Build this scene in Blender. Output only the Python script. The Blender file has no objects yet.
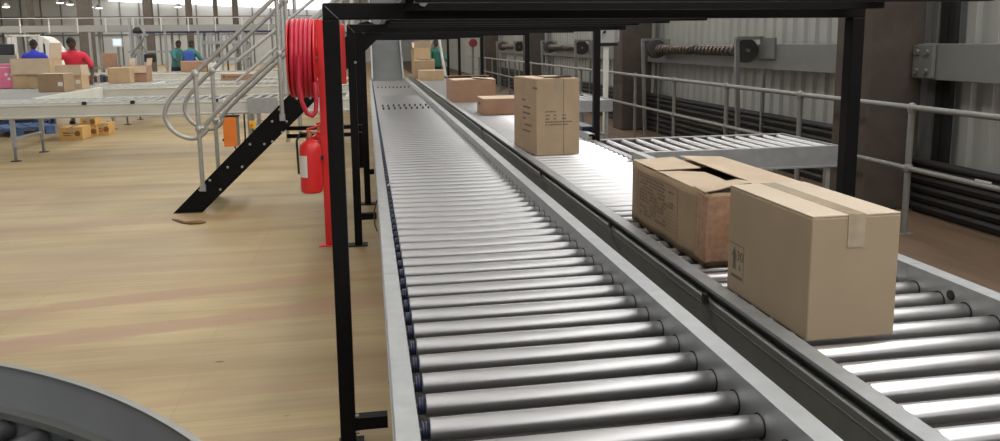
import bpy, bmesh, math, random
from mathutils import Vector, Matrix
random.seed(7)
PI = math.pi
scn = bpy.context.scene
COL = scn.collection

# ------------------------------------------------------------------ camera
F, CX, CY, H = 780.13, 500.0, 159.8, 1.6
yaw, pit, rol = .16597728, .14934367, -.01138577
fw = Vector((math.sin(yaw)*math.cos(pit), math.cos(yaw)*math.cos(pit), -math.sin(pit)))
rt = Vector((math.cos(yaw), -math.sin(yaw), 0))
up = rt.cross(fw)
rt, up = rt*math.cos(rol)+up*math.sin(rol), -rt*math.sin(rol)+up*math.cos(rol)
cd = bpy.data.cameras.new('camera'); cam = bpy.data.objects.new('camera', cd); COL.objects.link(cam)
m = Matrix.Identity(4)
for i in range(3):
    m[i][0], m[i][1], m[i][2] = rt[i], up[i], -fw[i]
m[2][3] = H
cam.matrix_world = m
cd.sensor_width = 36; cd.lens = 36*F/1000; cd.shift_y = -(220.5-CY)/1000
cd.clip_start = .05; cd.clip_end = 300
scn.camera = cam

def at(u, v, Y):
    """the point at depth Y that stands at this place of the photograph"""
    d = rt*((u-CX)/F) - up*((v-CY)/F) + fw
    return Vector((0, 0, H)) + d*(Y/d.y)

# ------------------------------------------------------------------ materials
MATS = {}
def mat(name, col, rough=.5, metal=0., var=0., scale=8., bump=0., emit=0., spec=.5, stretch=None, trans=0.):
    if name in MATS: return MATS[name]
    ma = bpy.data.materials.new(name); ma.use_nodes = True
    nt = ma.node_tree; b = nt.nodes['Principled BSDF']
    b.inputs['Base Color'].default_value = (*col, 1)
    b.inputs['Roughness'].default_value = rough
    b.inputs['Metallic'].default_value = metal
    b.inputs['Specular IOR Level'].default_value = spec
    if emit:
        b.inputs['Emission Color'].default_value = (*col, 1); b.inputs['Emission Strength'].default_value = emit
    if var or bump:
        tc = nt.nodes.new('ShaderNodeTexCoord'); mp = nt.nodes.new('ShaderNodeMapping')
        if stretch: mp.inputs['Scale'].default_value = stretch
        nt.links.new(tc.outputs['Object'], mp.inputs['Vector'])
        n = nt.nodes.new('ShaderNodeTexNoise'); n.inputs['Scale'].default_value = scale; n.inputs['Detail'].default_value = 5
        nt.links.new(mp.outputs['Vector'], n.inputs['Vector'])
        if var:
            r = nt.nodes.new('ShaderNodeValToRGB')
            r.color_ramp.elements[0].position = .3; r.color_ramp.elements[1].position = .7
            r.color_ramp.elements[0].color = (*[max(0, c*(1-var)) for c in col], 1)
            r.color_ramp.elements[1].color = (*[min(1, c*(1+var*.6)) for c in col], 1)
            nt.links.new(n.outputs['Fac'], r.inputs['Fac']); nt.links.new(r.outputs['Color'], b.inputs['Base Color'])
        if bump:
            bp = nt.nodes.new('ShaderNodeBump'); bp.inputs['Strength'].default_value = bump; bp.inputs['Distance'].default_value = .004
            nt.links.new(n.outputs['Fac'], bp.inputs['Height']); nt.links.new(bp.outputs['Normal'], b.inputs['Normal'])
    MATS[name] = ma
    return ma

galv   = mat('galvanised steel', (.41, .425, .435), .45, .58, .10, 14)
galvd  = mat('dull galvanised sheet', (.26, .265, .25), .5, .6, .10, 10)
panelm = mat('pale painted panel', (.60, .61, .56), .5, 0, .06, 4)
rollst = mat('zinc plated roller tube', (.58, .58, .59), .33, .9, .05, 5, stretch=(1, 8, 8))
guardm = mat('grey powder coated sheet', (.31, .325, .335), .42, .2, .06, 6)
black  = mat('black enamel paint', (.007, .007, .0075), .5, 0, .2, 20, spec=.12)
blackm = mat('black plastic', (.015, .015, .016), .55)
navy   = mat('navy drive pulley', (.006, .010, .034), .45)
rubber = mat('dark rubber', (.02, .02, .02), .7)
bluem  = mat('blue plastic', (.09, .18, .42), .5, 0, .12, 6)
red    = mat('red enamel paint', (.72, .028, .030), .32, 0, .05, 6)
hosem  = mat('red rubber hose', (.52, .018, .045), .42, 0, .1, 12)
orange = mat('orange enamel paint', (.80, .22, .03), .45, 0, .05, 6)
yellow = mat('yellow plastic', (.82, .50, .03), .45)
white  = mat('white plastic', (.75, .75, .72), .5)
tapem  = mat('clear packing tape', (.47, .385, .28), .13, 0, .12, 30)
ink    = mat('grey printing ink', (.15, .125, .10), .8)
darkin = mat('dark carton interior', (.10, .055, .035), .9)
board  = mat('brown cardboard', (.36, .255, .155), .85, 0, .10, 5, .05)
board2 = mat('pale brown cardboard', (.55, .39, .225), .85, 0, .10, 6, .05)
board3 = mat('reddish cardboard', (.40, .235, .15), .85, 0, .12, 6, .05)
boardy = mat('yellow brown cardboard', (.62, .38, .13), .85, 0, .12, 6, .05)
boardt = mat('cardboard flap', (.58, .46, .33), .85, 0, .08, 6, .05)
pinkm  = mat('pink carton', (.80, .20, .34), .7, 0, .05, 6)
wallsh = mat('grey cladding sheet', (.38, .385, .355), .55, 0, .10, 1.2, stretch=(1, 1, .25))
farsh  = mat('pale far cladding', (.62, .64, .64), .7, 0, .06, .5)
seam   = mat('dark cladding seam', (.20, .20, .19), .7)
conc   = mat('brown grey concrete', (.082, .064, .051), .85, 0, .22, 5, .3)
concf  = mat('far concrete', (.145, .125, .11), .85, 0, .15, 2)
beamm  = mat('grey painted beam', (.18, .185, .175), .5, 0, .07, 4)
shutm  = mat('dark shutter steel', (.018, .017, .016), .6, .1, .3, 6)
pipem  = mat('galvanised handrail tube', (.44, .44, .42), .45, .45, .08, 20)
raillm = mat('grey painted tube', (.24, .24, .225), .5, .2, .08, 20)
dullr  = mat('dull conveyor roller', (.33, .335, .32), .5, .3, .06, 6)
spring = mat('brown spring steel', (.17, .145, .125), .35, .7, .2, 20)
skinm  = mat('dark brown skin', (.085, .042, .028), .55)
hairm  = mat('black hair', (.008, .007, .007), .8)
shirtr = mat('red polo cloth', (.72, .035, .07), .85, 0, .08, 20)
shirtb = mat('blue shirt cloth', (.035, .05, .46), .85, 0, .08, 20)
overb  = mat('royal blue bib cloth', (.04, .09, .40), .85, 0, .08, 20)
teal   = mat('teal work cloth', (.05, .20, .20), .85, 0, .08, 20)
tealg  = mat('green work cloth', (.03, .15, .11), .85, 0, .08, 20)
trous  = mat('navy trouser cloth', (.02, .025, .05), .9)
roofm  = mat('roof sheet', (.33, .33, .32), .7, 0, .05, 1)
screen = mat('lit monitor screen', (.55, .68, .95), .3, emit=1.0)
eyem   = mat('eye white', (.16, .14, .12), .4)

def floor_mat():
    ma = bpy.data.materials.new('plywood sheets'); ma.use_nodes = True
    nt = ma.node_tree; N = nt.nodes; L = nt.links; b = N['Principled BSDF']
    tc = N.new('ShaderNodeTexCoord')
    def mapping(sc, rot=0, loc=(0, 0, 0)):
        mp = N.new('ShaderNodeMapping'); mp.inputs['Scale'].default_value = sc; mp.inputs['Rotation'].default_value = (0, 0, rot); mp.inputs['Location'].default_value = loc
        L.new(tc.outputs['Object'], mp.inputs['Vector']); return mp.outputs['Vector']
    br = N.new('ShaderNodeTexBrick'); br.offset = .5
    br.inputs['Scale'].default_value = 1; br.inputs['Brick Width'].default_value = 2.44; br.inputs['Row Height'].default_value = 1.22
    br.inputs['Mortar Size'].default_value = .0025; br.inputs['Mortar Smooth'].default_value = .2
    br.inputs['Color1'].default_value = (0, 0, 0, 1); br.inputs['Color2'].default_value = (1, 1, 1, 1); br.inputs['Mortar'].default_value = (.5, .5, .5, 1)
    L.new(mapping((1, 1, 1), 0, (.9, .32, 0)), br.inputs['Vector'])
    # broad grain drawn out along the sheet, like rotary cut veneer
    g = N.new('ShaderNodeTexNoise'); g.inputs['Scale'].default_value = 1.; g.inputs['Detail'].default_value = 6; g.inputs['Distortion'].default_value = .6
    L.new(mapping((.35, 3.0, 1), .06), g.inputs['Vector'])
    f = N.new('ShaderNodeTexNoise'); f.inputs['Scale'].default_value = 1.; f.inputs['Detail'].default_value = 4
    L.new(mapping((1.6, 32, 1), .06), f.inputs['Vector'])
    bl = N.new('ShaderNodeTexNoise'); bl.inputs['Scale'].default_value = .7; bl.inputs['Detail'].default_value = 3
    L.new(mapping((1, 1.6, 1)), bl.inputs['Vector'])
    r1 = N.new('ShaderNodeValToRGB'); e = r1.color_ramp.elements
    e[0].position = .30; e[0].color = (.355, .25, .12, 1); e[1].position = .72; e[1].color = (.48, .39, .208, 1)
    k = e.new(.46); k.color = (.415, .315, .162, 1)
    L.new(g.outputs['Fac'], r1.inputs['Fac'])
    def mix(kind, fac, a, bb, facsock=None):
        mx = N.new('ShaderNodeMix'); mx.data_type = 'RGBA'; mx.blend_type = kind
        mx.inputs[0].default_value = fac
        if facsock: L.new(facsock, mx.inputs[0])
        for s, i in ((a, 6), (bb, 7)):
            if isinstance(s, tuple): mx.inputs[i].default_value = (*s, 1)
            else: L.new(s, mx.inputs[i])
        return mx.outputs[2]
    rs = N.new('ShaderNodeValToRGB'); e = rs.color_ramp.elements
    e[0].color = (.93, .91, .90, 1); e[1].color = (1.05, 1.04, 1.02, 1)
    L.new(br.outputs['Color'], rs.inputs['Fac'])
    c = mix('MULTIPLY', 1, r1.outputs['Color'], rs.outputs['Color'])
    rf = N.new('ShaderNodeValToRGB'); e = rf.color_ramp.elements
    e[0].position = .3; e[0].color = (.86, .84, .82, 1); e[1].position = .65; e[1].color = (1, 1, 1, 1)
    L.new(f.outputs['Fac'], rf.inputs['Fac'])
    c = mix('MULTIPLY', 1, c, rf.outputs['Color'])
    rb = N.new('ShaderNodeValToRGB'); e = rb.color_ramp.elements
    e[0].position = .32; e[0].color = (.78, .76, .74, 1); e[1].position = .6; e[1].color = (1, 1, 1, 1)
    L.new(bl.outputs['Fac'], rb.inputs['Fac'])
    c = mix('MULTIPLY', 1, c, rb.outputs['Color'])
    st = N.new('ShaderNodeTexNoise'); st.inputs['Scale'].default_value = 1.; st.inputs['Detail'].default_value = 2; st.inputs['Distortion'].default_value = .4
    L.new(mapping((.22, 3.6, 1), -.07, (3.1, 1.2, 0)), st.inputs['Vector'])
    rr = N.new('ShaderNodeValToRGB'); e = rr.color_ramp.elements
    e[0].position = .585; e[0].color = (0, 0, 0, 1); e[1].position = .625; e[1].color = (.4, .4, .4, 1)
    L.new(st.outputs['Fac'], rr.inputs['Fac'])
    c = mix('MIX', 0, c, (.33, .20, .125), rr.outputs['Color'])
    # long reddish heartwood bands and one darker sheet, as stained into the boards
    sx = N.new('ShaderNodeSeparateXYZ'); L.new(tc.outputs['Object'], sx.inputs[0])
    def M(op, a, b=None):
        n = N.new('ShaderNodeMath'); n.operation = op
        for i, q in enumerate((a, b)):
            if q is None: continue
            if isinstance(q, (int, float)): n.inputs[i].default_value = q
            else: L.new(q, n.inputs[i])
        return n.outputs[0]
    wn = N.new('ShaderNodeTexNoise'); wn.inputs['Scale'].default_value = 1.; wn.inputs['Detail'].default_value = 4
    L.new(mapping((.9, 2.5, 1), 0, (5, 3, 0)), wn.inputs['Vector'])
    wob = M('MULTIPLY', M('SUBTRACT', wn.outputs['Fac'], .5), .42)
    X = N.new('ShaderNodeVectorMath'); ox, oy = sx.outputs[0], sx.outputs[1]
    # object space is centred on the slab
    for (b_, a_, hw, st_) in ((.22, 5.47, .095, .62), (.25, 4.86, .115, .70), (.10, 3.62, .05, .35), (.05, 7.6, .05, .3)):
        d = M('ABSOLUTE', M('ADD', M('SUBTRACT', M('SUBTRACT', oy, a_), M('MULTIPLY', ox, b_)), wob))
        k = M('MULTIPLY', M('LESS_THAN', d, hw), st_) if False else M('MULTIPLY', M('MINIMUM', M('MAXIMUM', M('MULTIPLY', M('SUBTRACT', hw+.02, d), 30), 0), 1), st_)
        c = mix('MIX', 0, c, (.335, .205, .125), k)
    dk = M('MULTIPLY', M('MULTIPLY', M('LESS_THAN', oy, 6.79), M('GREATER_THAN', ox, -3.1)), M('GREATER_THAN', oy, 5.57))
    c = mix('MIX', 0, c, (.36, .265, .15), M('MULTIPLY', dk, .38))
    # knots: few small dark spots
    vo = N.new('ShaderNodeTexVoronoi'); vo.inputs['Scale'].default_value = 1.7; vo.inputs['Randomness'].default_value = 1
    L.new(mapping((1, 2.2, 1)), vo.inputs['Vector'])
    rk = N.new('ShaderNodeValToRGB'); e = rk.color_ramp.elements
    e[0].position = .03; e[0].color = (1, 1, 1, 1); e[1].position = .055; e[1].color = (0, 0, 0, 1)
    L.new(vo.outputs['Distance'], rk.inputs['Fac'])
    c = mix('MIX', 0, c, (.16, .07, .035), rk.outputs['Color'])
    hf = N.new('ShaderNodeMath'); hf.operation = 'MULTIPLY'; hf.inputs[1].default_value = .4; L.new(br.outputs['Fac'], hf.inputs[0])
    c = mix('MIX', 0, c, (.25, .16, .09), hf.outputs[0])
    L.new(c, b.inputs['Base Color'])
    b.inputs['Roughness'].default_value = .5; b.inputs['Specular IOR Level'].default_value = .35
    bp = N.new('ShaderNodeBump'); bp.inputs['Strength'].default_value = .12; bp.inputs['Distance'].default_value = .003
    L.new(f.outputs['Fac'], bp.inputs['Height']); L.new(bp.outputs['Normal'], b.inputs['Normal'])
    return ma
plym = floor_mat()

def emission(name, col, s):
    ma = bpy.data.materials.new(name); ma.use_nodes = True
    b = ma.node_tree.nodes['Principled BSDF']
    b.inputs['Base Color'].default_value = (.8, .8, .8, 1)
    b.inputs['Emission Color'].default_value = (*col, 1); b.inputs['Emission Strength'].default_value = s
    return ma

# ------------------------------------------------------------------ mesh building
class MB:
    def __init__(s): s.v = []; s.f = []; s.m = []
    def add(s, vs, fs, mi=0):
        o = len(s.v); s.v += [tuple(p) for p in vs]; s.f += [tuple(i+o for i in f) for f in fs]; s.m += [mi]*len(fs); return s
    def box(s, c, d, rot=None, mi=0):
        vs = []
        for z in (-.5, .5):
            for x, y in ((-.5, -.5), (.5, -.5), (.5, .5), (-.5, .5)):
                p = Vector((x*d[0], y*d[1], z*d[2]))
                if rot: p = rot @ p
                vs.append(Vector(c)+p)
        return s.add(vs, [(3, 2, 1, 0), (4, 5, 6, 7), (0, 1, 5, 4), (1, 2, 6, 5), (2, 3, 7, 6), (3, 0, 4, 7)], mi)
    def lim(s, x0, x1, y0, y1, z0, z1, mi=0):
        return s.box(((x0+x1)/2, (y0+y1)/2, (z0+z1)/2), (x1-x0, y1-y0, z1-z0), None, mi)
    def ring_tube(s, pts, rad, n=12, closed=False, mi=0, cap=True):
        pts = [Vector(p) for p in pts]; k = len(pts)
        rad = rad if isinstance(rad, (list, tuple)) else [rad]*k
        tans = []
        for i in range(k):
            a = pts[(i-1) % k] if (closed or i) else pts[0]
            b = pts[(i+1) % k] if (closed or i < k-1) else pts[-1]
            tans.append((b-a).normalized())
        t = tans[0]; nrm = t.orthogonal().normalized(); vs = []
        for i in range(k):
            nrm = (nrm - tans[i]*nrm.dot(tans[i]))
            nrm = nrm.normalized() if nrm.length > 1e-6 else tans[i].orthogonal().normalized()
            bn = tans[i].cross(nrm)
            for j in range(n):
                a = 2*PI*j/n
                vs.append(pts[i]+nrm*(rad[i]*math.cos(a))+bn*(rad[i]*math.sin(a)))
        fs = []
        for i in range(k if closed else k-1):
            i2 = (i+1) % k
            for j in range(n):
                j2 = (j+1) % n
                fs.append((i*n+j, i*n+j2, i2*n+j2, i2*n+j))
        if cap and not closed:
            fs.append(tuple(range(n))[::-1]); fs.append(tuple((k-1)*n+j for j in range(n)))
        return s.add(vs, fs, mi)
    def cyl(s, a, b, r, n=16, mi=0): return s.ring_tube([a, b], r, n, mi=mi)
    def lathe(s, prof, c, axis='z', n=24, mi=0):
        vs = []; k = len(prof)
        for r, h in prof:
            for j in range(n):
                a = 2*PI*j/n; x, y = r*math.cos(a), r*math.sin(a)
                p = {'z': (x, y, h), 'x': (h, x, y), 'y': (y, h, x)}[axis]
                vs.append(Vector(c)+Vector(p))
        fs = []
        for i in range(k-1):
            for j in range(n):
                j2 = (j+1) % n; fs.append((i*n+j, i*n+j2, (i+1)*n+j2, (i+1)*n+j))
        if prof[0][0] > 1e-5: fs.append(tuple(range(n))[::-1])
        if prof[-1][0] > 1e-5: fs.append(tuple((k-1)*n+j for j in range(n)))
        return s.add(vs, fs, mi)
    def prism(s, poly, a, b, plane='xz', mi=0):
        """poly extruded between a and b along the third axis"""
        k = len(poly); vs = []
        for h in (a, b):
            for p, q in poly:
                vs.append({'xz': (p, h, q), 'xy': (p, q, h), 'yz': (h, p, q)}[plane])
        fs = [tuple(range(k))[::-1], tuple(range(k, 2*k))]
        for i in range(k):
            j = (i+1) % k; fs.append((i, j, k+j, k+i))
        return s.add(vs, fs, mi)
    def build(s, name, mats, parent=None, smooth=None, bevel=0):
        me = bpy.data.meshes.new(name); me.from_pydata(s.v, [], s.f)
        bm = bmesh.new(); bm.from_mesh(me); bmesh.ops.recalc_face_normals(bm, faces=bm.faces); bm.to_mesh(me); bm.free()
        for mm in (mats if isinstance(mats, (list, tuple)) else [mats]): me.materials.append(mm)
        for p, i in zip(me.polygons, s.m): p.material_index = i
        if smooth is not None:
            for p in me.polygons: p.use_smooth = True
            me.set_sharp_from_angle(angle=math.radians(smooth))
        o = bpy.data.objects.new(name, me); COL.objects.link(o)
        if parent: o.parent = parent
        if bevel:
            bv = o.modifiers.new('bevel', 'BEVEL'); bv.width = bevel; bv.segments = 2; bv.limit_method = 'ANGLE'
        return o

def thing(name, label, cat, loc=(0, 0, 0), rz=0, group=None):
    o = bpy.data.objects.new(name, None); COL.objects.link(o); o.empty_display_size = .1
    o.location = loc; o.rotation_euler = (0, 0, rz)
    return tag(o, label, cat, group)
def tag(o, label, cat, group=None):
    o['label'] = label; o['category'] = cat
    if group: o['group'] = group
    return o
def struct(o): o['kind'] = 'structure'; return o
def copy_child(o, parent, **kw):
    c = o.copy(); COL.objects.link(c); c.parent = parent
    for ch in o.children: copy_child(ch, c)
    for k, v in kw.items(): setattr(c, k, v)
    return c
def copy_thing(o, label, loc=None, rz=None):
    c = o.copy(); COL.objects.link(c)
    for ch in o.children: copy_child(ch, c)
    if loc is not None: c.location = loc
    if rz is not None: c.rotation_euler = (0, 0, rz)
    c['label'] = label
    return c
def rotz(a): return Matrix.Rotation(a, 3, 'Z')

# ================================================================== SETTING
def plane_xy(name, x0, x1, y0, y1, z, t, ma):
    return struct(MB().lim(x0, x1, y0, y1, z-t, z).build(name, ma))
plane_xy('floor', -34, 2.3, -14, 72, 0, .1, plym)
struct(MB().lim(2.3, 5.3, -14, 72, -.1, 0).build('floor', mat('shade darkened plywood', (.145, .095, .058), .6, 0, .25, 1.5, stretch=(4, .6, 1))))  # same plywood, darkened: the dim aisle's shade is put into the colour
plane_xy('ceiling', -34, 5.6, -14, 72, 6.72, .1, roofm)

# right wall: corrugated sheet
def corrugated(y0, y1, x, z0, z1, amp=.035, pitch=.25):
    mb = MB(); ys = []; y = y0; k = 0
    prof = [(0, 0), (.32, 0), (.45, 1), (.87, 1), (1, 0)]
    pts = []
    while y < y1:
        for a, b in prof[:-1]: pts.append((y+a*pitch, x-amp*b))
        y += pitch
    n = len(pts)
    vs = [(px, py, z0) for py, px in pts]+[(px, py, z1) for py, px in pts]
    mb.add(vs, [(i, i+1, n+i+1, n+i) for i in range(n-1)])
    mb.lim(x+.01, x+.06, y0, y1, z0, z1)
    return mb
struct(corrugated(-14, 72, 5.28, 0, 6.6).build('wall_right', wallsh))
wl = MB().lim(-34.1, -34, -14, 72, 0, 6.6); struct(wl.build('wall_left', farsh))
# far wall with sheeting seams
wf = MB(); wf.lim(-34, 5.5, 72, 72.1, 0, 6.6)
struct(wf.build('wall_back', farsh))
sm = MB()
for i in range(0, 24):
    x = -33+i*1.55
    if x < 5: sm.lim(x-.05, x+.05, 71.93, 72.0, 0, 6.6)
for z in (2.6, 4.1, 5.6): sm.lim(-34, 5.2, 71.9, 71.97, z-.06, z+.06)
struct(sm.build('trim_1', seam))
# daylit glazed band high on the far wall, its sill running down to the right
p0, p1 = at(108, 1, 71.5), at(330, 10, 71.5)
gb = MB().prism([(p0.x, p0.z), (p1.x, p1.z), (p1.x, 6.6), (p0.x, 6.6)], 71.6, 71.8)
struct(gb.build('window_1', emission('daylit glazing', (1, .97, 1), 2.4)))

# skylights in the left hall roof (daylight through translucent sheets)
sky_main = emission('translucent roof light', (1, .99, .97), 4.6)
for i, (x0, x1, y0, y1) in enumerate(((-22, -19.5, 12, 70), (-13.5, -11, 11, 70), (-6.6, -4.8, 13, 70))):
    struct(MB().lim(x0, x1, y0, y1, 6.55, 6.6).build('window_%d' % (i+2), sky_main))
struct(MB().lim(-1.9, -.6, -7, 24, 6.55, 6.6).build('window_5', emission('added overhead glow', (1, .985, .95), 5.8)))  # added glowing strip, unseen, to brighten the left floor and near conveyor
struct(MB().lim(-.35, 2.6, -7, 8.5, 6.55, 6.6).build('window_8', emission('added weak overhead glow', (1, .99, .98), .8)))  # added weak glowing strip, unseen, for an even sheen on the left rollers
struct(MB().lim(4.05, 4.95, -14, 40, 6.55, 6.6).build('window_6', emission('added glow by the right wall', (1, .985, .96), 4.5)))  # added glowing strip, put in for white reflections on the right rollers
struct(MB().lim(5.18, 5.22, -14, 40, 3.7, 6.3).build('window_7', emission('added high side glow', (1, .985, .97), 4.)))  # added glowing band, unseen, for the right rollers to reflect

# right hand columns, beams, dark shutters, door gear
COLY = [6.486, 13.5, 22.1, 30.2]
for i, y in enumerate(COLY):
    o = MB().lim(4.5, 5.05, y, y+.53, 0, 6.6).build('concrete_column', conc, bevel=.02)
    tag(o, ['broad brown concrete column at right, nearest the camera, behind the tubular railing',
            'second brown concrete column along the right wall, beside the grey switch box',
            'third brown concrete column along the right wall, farther than the switch box',
            'farthest small brown concrete column on the right wall'][i], 'column', 'concrete columns along the right wall')
BAYS = [(-3.5, COLY[0]), (COLY[0]+.53, COLY[1]), (COLY[1]+.53, COLY[2]), (COLY[2]+.53, COLY[3])]
for i, (a, b) in enumerate(BAYS):
    struct(MB().lim(4.97, 5.13, a, b, 1.225, 1.545).build('trim_%d' % (i+2), beamm, bevel=.008))
    # dark slatted lower shutter
    t = thing('roller_shutter', ['dark slatted steel shutter low on the wall at the far right, with a white sticker',
                                 'dark slatted steel shutter low on the wall behind the coil springs, second bay',
                                 'dark slatted shutter low on the wall in the third bay, beyond the switch box',
                                 'dark slatted shutter low on the wall in the farthest bay'][i], 'shutter', (0, 0, 0), 0, 'dark shutters along the right wall')
    hz = .44 if i == 0 else .62
    sl = MB(); n = int(hz/.085)
    for k in range(n):
        z = .02+k*.085
        sl.prism([(4.99, z), (4.955, z+.012), (4.935, z+.05), (4.955, z+.075), (4.99, z+.078)], a+.06, b-.06)
    sl.lim(4.985, 5.02, a+.06, b-.06, 0, n*.085+.02)
    sl.build('slat_curtain', shutm, t)
    MB().cyl((4.965, a+.06, n*.085+.05), (4.965, b-.06, n*.085+.05), .035, 12).build('top_bar', shutm, t, 40)
    if i == 0:
        p = at(973, 168, 5.6); MB().lim(4.926, 4.934, 5.45, 5.62, .40, .44).build('sticker', white, t)
# bolted angle plate and door guide tracks beside the near column
t = thing('beam_bracket', 'grey bolted plate holding the wall beam to the near brown column', 'bracket')
MB().lim(4.93, 4.965, 6.22, 6.475, 1.24, 1.53).build('plate', beamm, t, bevel=.004)
bolt = None
for y in (6.29, 6.41):
    for z in (1.30, 1.47):
        if bolt is None:
            bolt = MB().cyl((0, 0, 0), (-.03, 0, 0), .028, 6).build('bolt', galvd, t); bolt.location = (4.93, y, z)
        else: copy_child(bolt, t, location=(4.93, y, z))
t = thing('door_guide', 'dark vertical door guide rails beside the near brown column', 'guide rail')
for k, (y, x) in enumerate(((6.44, 5.10), (6.35, 5.12), (6.27, 5.14))):
    MB().lim(x, x+.05, y-.035, y+.035, 0, 6.4).build('rail', shutm if k else galvd, t)

def door_gear(yn, yf, label, first=None):
    """coil spring shaft between two drum plates, for one roller door"""
    if first: return copy_thing(first, label, (0, yn, 0))
    L = yf-yn
    t = thing('door_spring_shaft', label, 'spring shaft', (0, yn, 0), 0, 'coil spring shafts on the right wall')
    zc = 1.46; xc = 4.80
    MB().cyl((xc, .02, zc), (xc, L-.02, zc), .022, 12).build('shaft', galvd, t, 40)
    for y0, y1 in ((.22, L*.47), (L*.53, L-.22)):
        pts = []; n = int((y1-y0)/.125)*10
        for i in range(n+1):
            a = 2*PI*i/10; pts.append((xc+.055*math.cos(a), y0+(y1-y0)*i/n, zc+.055*math.sin(a)))
        MB().ring_tube(pts, .027, 6).build('coil_spring', spring, t, 60)
    MB().lathe([(.05, -.05), (.06, -.05), (.06, .05), (.05, .05)], (xc, L/2, zc), 'y', 16).build('coupling', shutm, t, 40)
    for y in (.12, L-.12):
        MB().lathe([(.03, -.05), (.155, -.05), (.155, -.035), (.12, -.03), (.12, .03), (.155, .035), (.155, .05), (.03, .05)], (xc, y, zc), 'y', 28).build('cable_drum', mat('dark drum steel', (.07, .065, .06), .5, .3), t, 40)
    for y in (-.02, L+.02):
        MB().lim(4.94, 4.97, y-.34, y+.02, 1.36, 1.62).build('end_plate', beamm, t)
        MB().lim(4.60, 4.97, y-.03, y+.03, 1.60, 1.64).build('top_angle', galvd, t)
        MB().ring_tube([(4.62, y+.02, 1.62), (4.66, y-.05, 0.0)], .035, 4).build('strut', galvd, t)
        MB().lim(4.93, 4.97, y+.06 if y > 0 else y-.10, y+.10 if y > 0 else y-.06, 0, 1.22).build('guide', beamm, t)
    return t
g0 = door_gear(9.35, 12.75, 'coil spring shaft between two dark drums on the right wall, nearest of them')
door_gear(17.2, 20.6, 'coil spring shaft with drums on the right wall, seen left of the switch box', g0)
door_gear(24.6, 28, 'farthest coil spring shaft with drums on the right wall, seen above the tall carton', g0)

# switch box on its post
t = thing('isolator_box', 'pale grey electrical switch box with a small black dial on a white post', 'switch box')
a = at(600, 26, 13.0); b = at(617, 43, 13.0)
MB().lim(a.x, b.x, 12.95, 13.12, b.z, a.z).build('enclosure', mat('grey enclosure', (.42, .42, .40), .5), t, bevel=.01)
MB().lim(b.x-.04, b.x+.02, 12.93, 12.95, b.z+.02, a.z-.02).build('side_flange', galv, t)
c = at(604.5, 32, 12.93); MB().cyl((c.x, 12.95, c.z), (c.x, 12.90, c.z), .022, 12).build('rotary_switch', blackm, t, 40)
q = at(606, 45, 13.05); MB().lim(q.x-.035, q.x+.035, 13.0, 13.1, 0, b.z-.05).build('post', white, t, bevel=.004)
MB().lim(a.x, b.x, 12.98, 13.1, b.z-.05, b.z).build('cable_gland_plate', blackm, t)

# red hose reel far off on the right wall
t = thing('wall_hose_reel', 'small dark red hose reel far off on the right wall, above the far railing', 'hose reel')
q = at(473, 43, 31); 
MB().lathe([(.04, -.10), (.16, -.10), (.16, -.08), (.10, -.07), (.10, .07), (.16, .08), (.16, .10), (.04, .10)], (q.x, 31, q.z), 'y', 24).build('drum', mat('dull dark red', (.20, .02, .03), .6), t, 40)
for k in range(4): pass
MB().ring_tube([(q.x+.13*math.cos(i*PI/8), 30.94+.02*(i/16), q.z+.13*math.sin(i*PI/8)) for i in range(33)], .03, 8).build('hose', hosem, t, 60)
MB().lim(q.x-.04, q.x+.04, 31.08, 31.16, 0, q.z+.1).build('stand', beamm, t)

# tubular railing in front of the right wall
t = thing('tubular_railing', 'grey tubular two-rail railing with ball posts along the right wall', 'railing')
XR, ZT, ZM = 4.31, 1.045, .55
MB().cyl((XR, .5, ZT), (XR, 34, ZT), .024, 12).build('top_rail', raillm, t, 40)
MB().cyl((XR, .5, ZM), (XR, 34, ZM), .021, 12).build('middle_rail', raillm, t, 40)
pm = None
for i in range(-2, 17):
    y = 5.63+1.655*i
    if pm is None:
        pm = MB().lathe([(.025, 0), (.025, 1.0)], (0, 0, 0), 'z', 12).build('post', raillm, t, 40)
        MB().lathe([(0, 1.085), (.02, 1.08), (.036, 1.062), (.041, 1.045), (.036, 1.02), (.028, 1.0)], (0, 0, 0), 'z', 14).build('top_ball', raillm, pm, 50)
        MB().lathe([(.026, .515), (.034, .525), (.038, .55), (.034, .575), (.026, .585)], (0, 0, 0), 'z', 14).build('middle_ball', raillm, pm, 50)
        MB().lim(-.06, .06, -.04, .04, 0, .01).build('base_plate', raillm, pm)
        pm.location = (XR, y, 0)
    else: copy_child(pm, t, location=(XR, y, 0))

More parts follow.
